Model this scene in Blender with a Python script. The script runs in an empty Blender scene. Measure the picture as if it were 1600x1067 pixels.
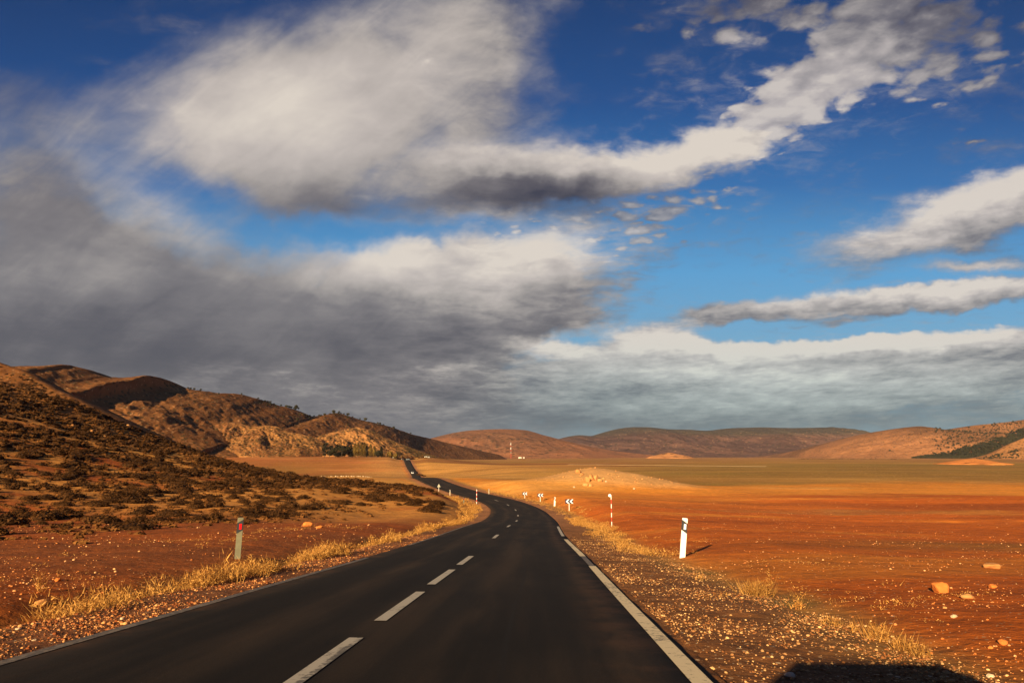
import bpy, bmesh, math, random
import numpy as np
from mathutils import Vector, Matrix

S = bpy.context.scene
COL = S.collection
rng = np.random.default_rng(7)
random.seed(7)
D2R = math.radians

# ------------------------------------------------------------------ camera
F = 1067.0; PITCH = math.atan(0.1671)
CP, SP = math.cos(PITCH), math.sin(PITCH)
cam_d = bpy.data.cameras.new('camera'); cam = bpy.data.objects.new('camera', cam_d); COL.objects.link(cam)
cam.location = (0, 0, 0); cam.rotation_euler = (math.pi/2 + PITCH, 0, 0)
cam_d.sensor_width = 36; cam_d.lens = 24.0
cam_d.clip_start = 0.05; cam_d.clip_end = 60000
S.camera = cam

# ------------------------------------------------------------------ exposure
S.view_settings.view_transform = 'Standard'; S.view_settings.look = 'None'
S.view_settings.exposure = 1.12; S.view_settings.gamma = 1
S.view_settings.use_curve_mapping = False
S.cycles.max_bounces = 5; S.cycles.diffuse_bounces = 2; S.cycles.glossy_bounces = 2
S.cycles.transparent_max_bounces = 6; S.cycles.volume_bounces = 0
S.cycles.use_denoising = True

# ------------------------------------------------------------------ sun
SUN_AZ = D2R(25)      # shadows run this far to the right of straight ahead
SUN_EL = D2R(16.2)
sun_dir = Vector((-math.sin(SUN_AZ)*math.cos(SUN_EL), -math.cos(SUN_AZ)*math.cos(SUN_EL), math.sin(SUN_EL)))
sl = bpy.data.lights.new('sun', 'SUN'); sl.energy = 5.0; sl.angle = D2R(0.5); sl.color = (1.0, 0.77, 0.46)
so = bpy.data.objects.new('sun', sl); COL.objects.link(so)
so.rotation_euler = sun_dir.to_track_quat('Z', 'Y').to_euler()

# ------------------------------------------------------------------ world
class NT:
    """tiny helper to write node trees as expressions"""
    def __init__(s, tree): s.t = tree
    def n(s, typ, **kw):
        nd = s.t.nodes.new(typ)
        for k, v in kw.items(): setattr(nd, k, v)
        return nd
    def _in(s, sock, v):
        if v is None: return
        if isinstance(v, bpy.types.NodeSocket): s.t.links.new(v, sock)
        else:
            try: sock.default_value = v
            except Exception: sock.default_value = tuple(v) + (1,)
    def m(s, op, a, b=None, c=None, clamp=False):
        nd = s.n('ShaderNodeMath', operation=op, use_clamp=clamp)
        s._in(nd.inputs[0], a); s._in(nd.inputs[1], b)
        if c is not None: s._in(nd.inputs[2], c)
        return nd.outputs[0]
    def ss(s, x, a, b, lo=0.0, hi=1.0):
        nd = s.n('ShaderNodeMapRange', interpolation_type='SMOOTHSTEP')
        s._in(nd.inputs['Value'], x); s._in(nd.inputs['From Min'], a); s._in(nd.inputs['From Max'], b)
        s._in(nd.inputs['To Min'], lo); s._in(nd.inputs['To Max'], hi)
        return nd.outputs['Result']
    def vec(s, x, y, z=0.0):
        nd = s.n('ShaderNodeCombineXYZ')
        for i, v in enumerate((x, y, z)): s._in(nd.inputs[i], v)
        return nd.outputs[0]
    def sep(s, v):
        nd = s.n('ShaderNodeSeparateXYZ'); s._in(nd.inputs[0], v); return nd.outputs
    def vm(s, op, a, b=None, scale=None):
        nd = s.n('ShaderNodeVectorMath', operation=op)
        s._in(nd.inputs[0], a)
        if b is not None: s._in(nd.inputs[1], b)
        if scale is not None: s._in(nd.inputs['Scale'], scale)
        return nd.outputs[0]
    def noise(s, v, scale, detail=6, rough=0.5, dist=0.0, lac=2.0, col=False):
        nd = s.n('ShaderNodeTexNoise')
        s._in(nd.inputs['Vector'], v); nd.inputs['Scale'].default_value = scale
        nd.inputs['Detail'].default_value = detail; nd.inputs['Roughness'].default_value = rough
        nd.inputs['Distortion'].default_value = dist; nd.inputs['Lacunarity'].default_value = lac
        return nd.outputs['Color' if col else 'Fac']
    def mix(s, f, a, b, typ='MIX'):
        nd = s.n('ShaderNodeMix', data_type='RGBA', blend_type=typ)
        s._in(nd.inputs[0], f); s._in(nd.inputs[6], a); s._in(nd.inputs[7], b)
        return nd.outputs[2]
    def ramp(s, f, stops, interp='LINEAR'):
        nd = s.n('ShaderNodeValToRGB'); cr = nd.color_ramp; cr.interpolation = interp
        s._in(nd.inputs[0], f)
        while len(cr.elements) < len(stops): cr.elements.new(0.5)
        for e, (p, c) in zip(cr.elements, stops):
            e.position = p; e.color = tuple(c) + (1,) if len(c) == 3 else c
        return nd.outputs[0]

def lin(*c):
    return tuple(((v/255)/12.92 if v/255 <= 0.04045 else ((v/255+0.055)/1.055)**2.4) for v in c)
EXPO = 2 ** S.view_settings.exposure
def skyc(*c): return tuple(v/EXPO for v in lin(*c))

W = bpy.data.worlds.new('World'); S.world = W; W.use_nodes = True
W.cycles.sampling_method = 'MANUAL'; W.cycles.sample_map_resolution = 512
wt = W.node_tree; wt.nodes.clear(); N = NT(wt)
tc = N.n('ShaderNodeTexCoord').outputs['Generated']
dx, dy, dz = N.sep(tc)
dyc = N.m('MAXIMUM', dy, 0.12)
U = N.m('DIVIDE', dx, dyc); V = N.m('DIVIDE', dz, dyc)
skyt = N.n('ShaderNodeTexSky', sky_type='NISHITA'); skyt.sun_disc = False
skyt.sun_elevation = SUN_EL; skyt.sun_rotation = math.pi + SUN_AZ
skyt.air_density = 1.0; skyt.dust_density = 0.3; skyt.ozone_density = 3.0
nish = N.vm('SCALE', skyt.outputs[0], scale=0.10)
# deepen the clear blue as the polarised photograph shows it
clear = N.mix(0.93, nish, N.ramp(N.ss(V, 0.0, 0.95), [
    (0.0, skyc(118, 160, 182)), (0.20, skyc(84, 152, 200)), (0.40, skyc(42, 102, 163)),
    (0.62, skyc(18, 68, 130)), (1.0, skyc(4, 34, 84))]))
def uv(px, py):
    o = py - 533.5; fw = F*CP + o*SP; z = F*SP - o*CP
    return (px-800)/fw, z/fw
nlow = N.vec(N.m('MULTIPLY', U, 1.0), N.m('MULTIPLY', V, 1.0))
# perspective coordinates of a cloud sheet: features shrink towards the horizon
vq = N.m('ADD', V, 0.22)
PX_ = N.m('DIVIDE', U, vq); PY_ = N.m('DIVIDE', 1.0, vq)
PP = N.vec(PX_, N.m('MULTIPLY', PY_, 1.25))
warp = N.vm('SCALE', N.vm('SUBTRACT', N.noise(nlow, 3.2, 5, 0.55, col=True), (0.5, 0.5, 0.5)), scale=0.16)
warp2 = N.vm('SCALE', N.vm('SUBTRACT', N.noise(nlow, 14, 4, 0.6, col=True), (0.5, 0.5, 0.5)), scale=0.045)
UVw = N.vm('ADD', N.vm('ADD', nlow, warp), warp2)
UVs = N.vm('ADD', nlow, warp2)
def blob(coord, px, py, rx, ry, rot, amp, q=True):
    u, v = uv(px, py)
    mp = N.n('ShaderNodeMapping', vector_type='TEXTURE'); wt.links.new(coord, mp.inputs['Vector'])
    mp.inputs['Location'].default_value = (u, v, 0)
    mp.inputs['Rotation'].default_value = (0, 0, D2R(rot))      # positive = rises to the right
    mp.inputs['Scale'].default_value = (rx/F, ry/F, 1)
    g = N.n('ShaderNodeTexGradient', gradient_type='SPHERICAL'); wt.links.new(mp.outputs[0], g.inputs[0])
    return g.outputs['Fac'], amp
def total(coord, lst):
    acc = None
    for b in lst:
        f, a = blob(coord, *b)
        acc = N.m('MULTIPLY', f, a) if acc is None else N.m('MULTIPLY_ADD', f, a, acc)
    return acc
cover = total(UVw, [   # px, py, rx, ry, rot, amount
    (120, 560, 760, 250, -6, 2.6), (430, 600, 620, 170, -12, 2.6), (10, 330, 260, 230, -35, 1.3), (230, 420, 340, 130, -28, 1.5),
    (400, 200, 300, 230, 0, 2.5), (560, 140, 330, 230, 30, 1.5), (690, 60, 260, 190, 20, 0.75), (780, 120, 180, 260, 0, 0.45), (500, 340, 300, 70, 0, 0.75), (60, 120, 160, 110, 0, 0.5),
    (700, 230, 230, 130, 0, 0.8), (800, 130, 160, 260, 0, 0.35),
    (620, 450, 330, 110, -4, 1.8), (800, 430, 290, 115, 4, 2.0), (850, 480, 150, 95, 0, 1.3), (700, 545, 330, 120, 0, 1.5), (905, 535, 95, 50, 0, -1.6),
    (120, 60, 170, 90, 0, -0.6), (205, 245, 90, 110, 20, -0.25), (110, 210, 200, 120, -20, 0.5), (330, 330, 150, 50, -24, -0.75), (520, 378, 200, 36, -2, -1.25), (700, 372, 130, 26, 0, -1.0), (900, 100, 130, 200, 0, -0.6),
    (820, 285, 260, 85, 2, 2.3), (1010, 255, 240, 62, 8, 2.1), (1130, 225, 130, 52, 20, 1.6),
    (940, 350, 150, 45, 18, 0.8), (720, 345, 130, 50, 0, 0.8),
])
cov_s = total(UVs, [
    (1480, 345, 320, 66, 17, 1.9), (1590, 310, 180, 90, 25, 1.3), (1540, 235, 110, 30, 5, 0.7),
    (1345, 474, 350, 30, 5, 2.0), (1530, 458, 260, 30, 6, 2.0), (1130, 490, 100, 24, 0, 1.5), (1230, 517, 230, 16, 2, -1.6), (1520, 500, 160, 14, 4, -1.3), (1510, 417, 130, 17, 5, 1.3), (1300, 508, 100, 13, 6, 1.5),
    (1030, 540, 150, 42, 4, 2.2), (1250, 566, 420, 50, 2, 2.4), (1520, 558, 320, 62, 4, 2.6), (1340, 600, 760, 105, 0, 1.45),
    (860, 540, 90, 22, -4, 1.5), (600, 640, 1100, 90, 0, 1.3),
    (1010, 605, 420, 70, 0, 1.3),
])
puffs = total(UVs, [
    (1190, 195, 170, 62, 34, 1.8), (1270, 140, 210, 78, 34, 1.8), (1370, 75, 260, 95, 22, 1.6), (1230, 15, 330, 85, 5, 1.15), (1500, 90, 230, 120, 15, 1.05),
    (1120, 10, 160, 40, 0, 0.9), (1450, 10, 260, 90, 0, 0.8), (1560, 225, 120, 40, 0, 0.6), (1040, 335, 170, 70, 25, 1.1), (900, 350, 200, 60, 5, 0.9), (720, 90, 150, 60, 0, 0.5),
])
n_big = N.noise(PP, 1.9, 9, 0.55, 0.25)
n_soft = N.noise(N.vec(N.m('MULTIPLY', U, 1.0), N.m('MULTIPLY', V, 1.6), 3.3), 4.0, 7, 0.52, 0.5)
streak = N.noise(N.vec(N.m('MULTIPLY', U, 2.2), N.m('MULTIPLY', V, 11.0), 1.7), 2.2, 7, 0.55, 0.3)
ripple = N.noise(N.vec(PX_, N.m('MULTIPLY', PY_, 1.5), 8.1), 14, 6, 0.6, 0.5)
# soft large clouds
dA = N.m('ADD', cover, N.m('MULTIPLY', N.m('SUBTRACT', n_soft, 0.5), 1.25))
dA = N.m('ADD', dA, N.m('MULTIPLY', N.m('SUBTRACT', n_big, 0.5), 0.55))
fib = N.noise(N.vm('ADD', N.vec(N.m('ADD', N.m('MULTIPLY', U, 2.2), N.m('MULTIPLY', V, 1.4)), N.m('SUBTRACT', N.m('MULTIPLY', V, 6.0), N.m('MULTIPLY', U, 4.6)), 6.2), warp), 2.4, 8, 0.62, 0.6)
fibw = N.ss(U, 0.12, -0.10)
dA = N.m('ADD', dA, N.m('MULTIPLY', N.m('SUBTRACT', fib, 0.5), N.m('MULTIPLY_ADD', fibw, 0.70, 0.10)))
fine0 = N.noise(N.vec(PX_, N.m('MULTIPLY', PY_, 1.5), 9.0), 8, 7, 0.62, 0.3)
dA = N.m('ADD', dA, N.m('MULTIPLY', N.m('SUBTRACT', fine0, 0.5), N.ss(U, -0.3, 0.05, 0.45, 1.3)))
RIP = N.m('ADD', N.m('MULTIPLY', ripple, 0.62), 0.0)
dA = N.m('ADD', dA, N.m('MULTIPLY', N.m('SUBTRACT', ripple, 0.5), N.ss(U, 0.02, 0.2, 0.0, 2.4)))
aA = N.m('MULTIPLY', N.ss(dA, -0.10, 1.75), 0.98)
# crisper banks to the right
dB = N.m('ADD', cov_s, N.m('MULTIPLY', N.m('SUBTRACT', streak, 0.5), 1.5))
dB = N.m('ADD', dB, N.m('MULTIPLY', N.m('SUBTRACT', n_big, 0.5), 1.3))
fine_ = N.noise(N.vec(PX_, N.m('MULTIPLY', PY_, 1.3), 4.4), 14, 6, 0.65, 0.4)
dB = N.m('ADD', dB, N.m('MULTIPLY', N.m('SUBTRACT', fine_, 0.5), 0.9))
aB = N.m('MULTIPLY', N.ss(dB, 0.10, 1.30), 0.94)
# mackerel puffs top right
vor = N.n('ShaderNodeTexVoronoi', feature='SMOOTH_F1'); wt.links.new(N.vm('ADD', N.vec(PX_, N.m('MULTIPLY', PY_, 1.5), 2.0), N.vm('SCALE', N.noise(PP, 9, 4, 0.6, col=True), scale=0.10)), vor.inputs['Vector']); vor.inputs['Scale'].default_value = 17; vor.inputs['Smoothness'].default_value = 0.6
cell = N.m('SUBTRACT', 0.62, vor.outputs['Distance'])
ripple = N.m('ADD', N.m('MULTIPLY', ripple, 0.62), N.m('MULTIPLY', cell, 0.62))
dC = N.m('ADD', puffs, N.m('MULTIPLY', N.m('SUBTRACT', ripple, 0.43), 4.2))
aC = N.m('MULTIPLY', N.ss(dC, 0.30, 1.35), N.ss(puffs, 0.02, 0.35))
alpha = N.m('MAXIMUM', aA, N.m('MAXIMUM', aB, N.m('MULTIPLY', aC, 0.80)))
# relief: the same noise looked up a little higher
off = N.vec(N.m('DIVIDE', U, N.m('ADD', vq, 0.02)), N.m('MULTIPLY', N.m('DIVIDE', 1.0, N.m('ADD', vq, 0.02)), 1.25))
n_big2 = N.noise(off, 1.9, 9, 0.55, 0.25)
relief = N.m('MULTIPLY', N.m('SUBTRACT', n_big, n_big2), N.m('MULTIPLY_ADD', aB, 0.34, N.m('MULTIPLY_ADD', N.ss(U, -0.25, 0.05), 0.30, 0.10)))
lightm = total(UVw, [
    (330, 200, 280, 220, 0, 0.36), (500, 130, 460, 280, 20, 0.36), (600, 200, 300, 170, 0, 0.24), (700, 60, 260, 160, 0, 0.2),
    (720, 400, 350, 80, 2, 0.58), (560, 405, 190, 70, -10, 0.30), (900, 385, 200, 60, 10, 0.42), (640, 470, 250, 70, 0, 0.22),
    (860, 230, 260, 48, 4, 0.45), (1040, 240, 220, 60, 8, 0.55), (260, 335, 260, 60, -32, 0.24), (30, 210, 200, 130, 0, 0.14), (150, 380, 300, 130, -25, 0.04),
    (60, 420, 260, 90, 0, 0.14), (800, 560, 260, 60, 0, 0.10),
    (850, 302, 160, 46, 0, -0.46), (540, 335, 300, 60, -5, -0.16), (300, 560, 600, 130, -5, -0.20), (700, 520, 230, 60, 0, -0.14), (870, 505, 80, 26, 0, -0.12), (850, 450, 190, 80, 0, 0.24),
    (0, 500, 200, 130, 0, -0.1),
])
lights = total(UVs, [
    (1470, 320, 330, 60, 18, 0.62), (1590, 280, 160, 60, 20, 0.3), (1340, 462, 420, 26, 3, 0.46), (1540, 445, 240, 26, 6, 0.3), (1510, 417, 150, 25, 5, 0.4),
    (1030, 530, 200, 36, 0, 0.66), (1240, 543, 420, 26, 2, 0.42), (1480, 520, 360, 30, 3, 0.5), (1250, 150, 420, 200, 20, 0.62),
    (1100, 585, 300, 30, 0, 0.30), (1230, 630, 300, 34, 0, 0.30), (1350, 580, 500, 70, 0, 0.16), (860, 540, 100, 24, 0, 0.4), (1560, 390, 160, 40, 10, -0.25), (1330, 492, 350, 18, 3, -0.04),
    (1400, 680, 800, 60, 0, -0.12), (600, 700, 900, 80, 0, -0.10),
])
L = N.m('ADD', N.m('ADD', lightm, lights), 0.37)
L = N.m('ADD', L, N.m('MULTIPLY', N.m('SUBTRACT', fine0, 0.5), N.ss(U, -0.3, 0.0, 0.14, 0.55)))
L = N.m('ADD', L, N.m('MULTIPLY', aB, N.m('ADD', 0.17, N.m('MULTIPLY', N.m('SUBTRACT', fine_, 0.5), 0.5))))
L = N.m('ADD', L, relief)
L = N.m('ADD', L, N.m('MULTIPLY', N.m('SUBTRACT', n_soft, 0.5), 0.42))
L = N.m('ADD', L, N.m('MULTIPLY', N.m('MULTIPLY', aC, N.m('SUBTRACT', ripple, 0.5)), 0.9))
L = N.m('ADD', L, N.m('MULTIPLY', N.m('SUBTRACT', fib, 0.5), 0.26))
L = N.m('ADD', L, N.m('MULTIPLY', N.m('SUBTRACT', streak, 0.5), N.m('MULTIPLY', aB, 0.45)))
cc = N.ramp(L, [(0.0, skyc(66, 64, 74)), (0.22, skyc(95, 90, 94)), (0.42, skyc(127, 121, 121)), (0.62, skyc(168, 160, 154)),
                (0.82, skyc(198, 188, 180)), (1.0, skyc(224, 213, 200))])
# low clouds on the right take a cooler, greener grey
coolf = N.m('MULTIPLY', N.ss(U, -0.15, 0.15), N.ss(V, 0.20, 0.06))
cc = N.mix(N.m('MULTIPLY', coolf, 1.0), cc, N.mix(1.0, cc, (0.84, 1.03, 1.07), 'MULTIPLY'))
skyc_ = N.mix(N.m('MULTIPLY', alpha, 0.97), clear, cc)
# thin veil close to the horizon
veil = N.m('MULTIPLY', N.ss(V, 0.13, 0.0), 0.75)
skyc_ = N.mix(veil, skyc_, N.mix(N.ss(U, -0.3, 0.3), skyc(86, 88, 100), skyc(108, 124, 128)))
bg = N.n('ShaderNodeBackground'); wt.links.new(skyc_, bg.inputs[0]); bg.inputs[1].default_value = 1.0
wo = N.n('ShaderNodeOutputWorld'); wt.links.new(bg.outputs[0], wo.inputs[0])
# ================================================================== helpers
def P(px, py, Y):
    """a point of the landscape, from where it shows and how far ahead it lies"""
    o = py-533.5; fw = F*CP + o*SP; t = Y/fw
    return ((px-800)*t, Y, (F*SP - o*CP)*t)
def G(px, Y):                                  # x of a column at distance Y (near the horizon)
    return (px-800)*Y/1090.0

def _hash(ix, iy, s):
    h = (ix.astype(np.int64)*374761393 + iy.astype(np.int64)*668265263 + s*1442695041) & 0xffffffff
    h = ((h ^ (h >> 13))*1274126177) & 0xffffffff
    return ((h ^ (h >> 16)) & 0xffffff)/float(0xffffff)
def vnoise(x, y, s=0):
    x = np.asarray(x, float); y = np.asarray(y, float)
    ix = np.floor(x); iy = np.floor(y); fx = x-ix; fy = y-iy
    fx = fx*fx*fx*(fx*(fx*6-15)+10); fy = fy*fy*fy*(fy*(fy*6-15)+10)
    ix = ix.astype(np.int64); iy = iy.astype(np.int64)
    a = _hash(ix, iy, s); b = _hash(ix+1, iy, s); c = _hash(ix, iy+1, s); d = _hash(ix+1, iy+1, s)
    return (a*(1-fx)+b*fx)*(1-fy) + (c*(1-fx)+d*fx)*fy
def fbm(x, y, o=5, s=0, g=0.5):
    v = 0; a = 1; t = 0
    ca, sa = math.cos(0.65), math.sin(0.65)
    for i in range(o):
        v = v + a*(vnoise(x, y, s+i*17)-0.5); t += a; a *= g
        x, y = (ca*x - sa*y)*2.03+11.3, (sa*x + ca*y)*2.03+5.7
    return v/t*2                                # about -1..1
def ridged(x, y, o=5, s=0):
    v = 0; a = 1; t = 0
    for i in range(o):
        v = v + a*(1-np.abs(2*vnoise(x, y, s+i*13)-1)); t += a; a *= 0.5
        x = x*2.07+3.1; y = y*2.07+7.9
    return v/t
def sm(x, a, b):
    t = np.clip((np.asarray(x, float)-a)/(b-a), 0, 1); return t*t*(3-2*t)
def lerp(a, b, t): return a + (b-a)*t
def mixc(c, d, t): return c + (np.asarray(d)-c)*np.asarray(t)[..., None]

def mesh_np(name, v, faces, mat, cols=None, smooth=False, uvw=None, parent=None):
    """v (n,3); faces (m,k) array"""
    me = bpy.data.meshes.new(name)
    v = np.asarray(v, np.float32); faces = np.asarray(faces, np.int32); m, k = faces.shape
    me.vertices.add(len(v)); me.vertices.foreach_set('co', v.ravel())
    me.loops.add(m*k); me.loops.foreach_set('vertex_index', faces.ravel())
    me.polygons.add(m); me.polygons.foreach_set('loop_start', np.arange(0, m*k, k, dtype=np.int32))
    me.polygons.foreach_set('loop_total', np.full(m, k, np.int32))
    if smooth: me.polygons.foreach_set('use_smooth', np.ones(m, bool))
    me.update(calc_edges=True)
    for an, arr in (cols or {}).items():
        arr = np.asarray(arr, np.float32)
        if arr.ndim == 1:
            at = me.attributes.new(an, 'FLOAT', 'POINT'); at.data.foreach_set('value', arr)
        else:
            at = me.attributes.new(an, 'FLOAT_COLOR', 'POINT')
            at.data.foreach_set('color', np.concatenate([arr, np.ones((len(arr), 1), np.float32)], 1).ravel())
    me.materials.append(mat)
    o = bpy.data.objects.new(name, me); COL.objects.link(o)
    if parent is not None: o.parent = parent
    return o
def bobj(name, bm, mat, parent=None, smooth=False, mats=None):
    me = bpy.data.meshes.new(name); bm.to_mesh(me); bm.free()
    for q in (mats or [mat]): me.materials.append(q)
    if smooth:
        for p in me.polygons: p.use_smooth = True
    o = bpy.data.objects.new(name, me); COL.objects.link(o)
    if parent is not None: o.parent = parent
    return o
def grid_faces(nu, nv):
    i = np.arange(nu-1)[:, None]; j = np.arange(nv-1)[None, :]
    a = (i*nv+j).ravel(); return np.stack([a, a+nv, a+nv+1, a+1], 1)
def tag(o, label, cat, group=None, kind=None):
    if label: o['label'] = label
    if cat: o['category'] = cat
    if group: o['group'] = group
    if kind: o['kind'] = kind
    return o
def thing(name, label, cat, loc, rz=0, group=None):
    o = bpy.data.objects.new(name, None); COL.objects.link(o); o.location = loc; o.rotation_euler = (0, 0, rz)
    o.empty_display_size = 0.2
    return tag(o, label, cat, group)
def dup(root, loc, rz=0, sc=1.0, label=None, group=None):
    def cp(o, par):
        c = o.copy(); COL.objects.link(c)
        if par is not None: c.parent = par
        for ch in o.children: cp(ch, c)
        return c
    r = cp(root, None); r.location = loc; r.rotation_euler = (0, 0, rz)
    r.scale = (sc, sc, sc) if not hasattr(sc, '__len__') else sc
    if label: r['label'] = label
    if group: r['group'] = group
    return r
def box(bm, x0, x1, y0, y1, z0, z1, bev=0.0):
    r = bmesh.ops.create_cube(bm, size=1)
    bmesh.ops.scale(bm, vec=(x1-x0, y1-y0, z1-z0), verts=r['verts'])
    bmesh.ops.translate(bm, vec=((x0+x1)/2, (y0+y1)/2, (z0+z1)/2), verts=r['verts'])
    if bev:
        es = list({e for v in r['verts'] for e in v.link_edges})
        bmesh.ops.bevel(bm, geom=es, offset=bev, segments=2, affect='EDGES', profile=0.5)
def prism(bm, pts, y0, y1):                    # outline in x,z; thickness along y
    a = [bm.verts.new((x, y0, z)) for x, z in pts]; b = [bm.verts.new((x, y1, z)) for x, z in pts]
    bm.faces.new(a); bm.faces.new(b[::-1]); n = len(pts)
    for i in range(n): bm.faces.new((a[i], b[i], b[(i+1) % n], a[(i+1) % n]))
    bmesh.ops.recalc_face_normals(bm, faces=bm.faces)
def tube(bm, pts, r0, r1, n=8):
    rings = []
    pts = [Vector(p) for p in pts]
    for i, p in enumerate(pts):
        d = (pts[min(i+1, len(pts)-1)]-pts[max(i-1, 0)]).normalized()
        a = d.orthogonal().normalized(); b = d.cross(a); r = r0+(r1-r0)*i/max(1, len(pts)-1)
        rings.append([bm.verts.new(p+a*math.cos(2*math.pi*k/n)*r+b*math.sin(2*math.pi*k/n)*r) for k in range(n)])
    for A, B in zip(rings, rings[1:]):
        for k in range(n): bm.faces.new((A[k], A[(k+1) % n], B[(k+1) % n], B[k]))
    bm.faces.new(rings[0][::-1]); bm.faces.new(rings[-1])

# ------------------------------------------------------------------ materials
def new_mat(name):
    m = bpy.data.materials.new(name); m.use_nodes = True; t = m.node_tree
    bs = t.nodes['Principled BSDF']; return m, NT(t), bs
def simple(name, col, rough=0.7, var=0.0, scale=8.0, metal=0.0, spec=0.3, dirt=None):
    m, n, bs = new_mat(name); bs.inputs['Roughness'].default_value = rough; bs.inputs['Metallic'].default_value = metal
    bs.inputs['Specular IOR Level'].default_value = spec
    if var or dirt:
        ob = n.n('ShaderNodeTexCoord').outputs['Object']
        f = n.ss(n.noise(ob, scale, 5, 0.6), 0.35, 0.7)
        c = n.mix(f, tuple(v*(1-var) for v in col)+(1,), tuple(min(1, v*(1+var)) for v in col)+(1,))
        if dirt:
            g = n.ss(n.noise(ob, scale*0.6, 6, 0.7), 0.50, 0.75)
            c = n.mix(n.m('MULTIPLY', g, 0.6), c, tuple(dirt)+(1,))
        n._in(bs.inputs['Base Color'], c)
    else: bs.inputs['Base Color'].default_value = tuple(col)+(1,)
    return m

def attr(n, name):
    a = n.n('ShaderNodeAttribute'); a.attribute_name = name; return a
def ground_material():
    m, n, bs = new_mat('ground_earth')
    geo = n.n('ShaderNodeNewGeometry').outputs['Position']
    col = attr(n, 'Col').outputs['Color']; peb = attr(n, 'peb').outputs['Fac']
    f1 = n.noise(geo, 0.9, 8, 0.62); f2 = n.noise(geo, 7.0, 6, 0.65); f3 = n.noise(geo, 0.035, 6, 0.55)
    var = n.m('ADD', n.m('MULTIPLY', n.m('SUBTRACT', f1, 0.5), 1.1), n.m('MULTIPLY', n.m('SUBTRACT', f2, 0.5), 0.9))
    var = n.m('ADD', var, n.m('MULTIPLY', n.m('SUBTRACT', f3, 0.5), 0.5))
    k = n.m('ADD', 1.0, var)
    sv_ = n.vm('MULTIPLY', geo, (0.35, 1.0, 1.0))
    for sc_n, amp_ in ((0.012, 1.0), (0.07, 0.9), (0.4, 0.8)):
        k = n.m('ADD', k, n.m('MULTIPLY', n.m('SUBTRACT', n.noise(sv_, sc_n, 7, 0.68), 0.5), amp_))
    k = n.m('MAXIMUM', k, 0.3)
    c = n.vm('SCALE', col, scale=k)
    # tufts and dark specks of low growth out on the plain
    vv_ = n.n('ShaderNodeTexVoronoi'); n._in(vv_.inputs['Vector'], geo); vv_.inputs['Scale'].default_value = 0.8
    rv_ = n.sep(vv_.outputs['Color']); far_ = attr(n, 'specks').outputs['Fac']
    on_ = n.m('MULTIPLY', n.ss(vv_.outputs['Distance'], 0.42, 0.25), n.m('LESS_THAN', rv_[0], far_))
    c = n.mix(n.m('MULTIPLY', on_, 0.7), c, n.ramp(rv_[1], [(0.0, (0.08, 0.045, 0.015)), (0.6, (0.14, 0.09, 0.02)), (0.61, (0.75, 0.45, 0.18)), (1.0, (0.80, 0.5, 0.2))]))
    # pebbles of two sizes
    for sc, lo, hi, thr in ((9.0, 0.16, 0.26, 0.62), (24.0, 0.18, 0.30, 0.5), (2.6, 0.05, 0.10, 0.55)):
        vo = n.n('ShaderNodeTexVoronoi'); n._in(vo.inputs['Vector'], n.vm('ADD', geo, n.vm('SCALE', n.noise(geo, sc*0.8, 2, col=True), scale=0.6/sc)))
        vo.inputs['Scale'].default_value = sc
        rnd = n.sep(vo.outputs['Color'])
        cut = n.m('SUBTRACT', 1.0, n.m('MULTIPLY', peb, thr))
        on = n.m('MULTIPLY', n.ss(vo.outputs['Distance'], hi, lo), n.m('GREATER_THAN', rnd[0], cut))
        pc = n.ramp(rnd[1], [(0.0, (0.16, 0.075, 0.03)), (0.45, (0.40, 0.20, 0.08)), (0.8, (0.62, 0.40, 0.20)), (1.0, (0.75, 0.60, 0.40))])
        c = n.mix(n.m('MULTIPLY', on, 0.85), c, pc)
    n._in(bs.inputs['Base Color'], c)
    bs.inputs['Roughness'].default_value = 0.95; bs.inputs['Specular IOR Level'].default_value = 0.1
    h = n.m('ADD', n.m('MULTIPLY', f2, 0.05), n.m('MULTIPLY', f1, 0.22))
    b = n.n('ShaderNodeBump'); b.inputs['Strength'].default_value = 0.7; b.inputs['Distance'].default_value = 1.0
    n._in(b.inputs['Height'], h); n._in(bs.inputs['Normal'], b.outputs[0])
    return m
M_ground = ground_material()

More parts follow.
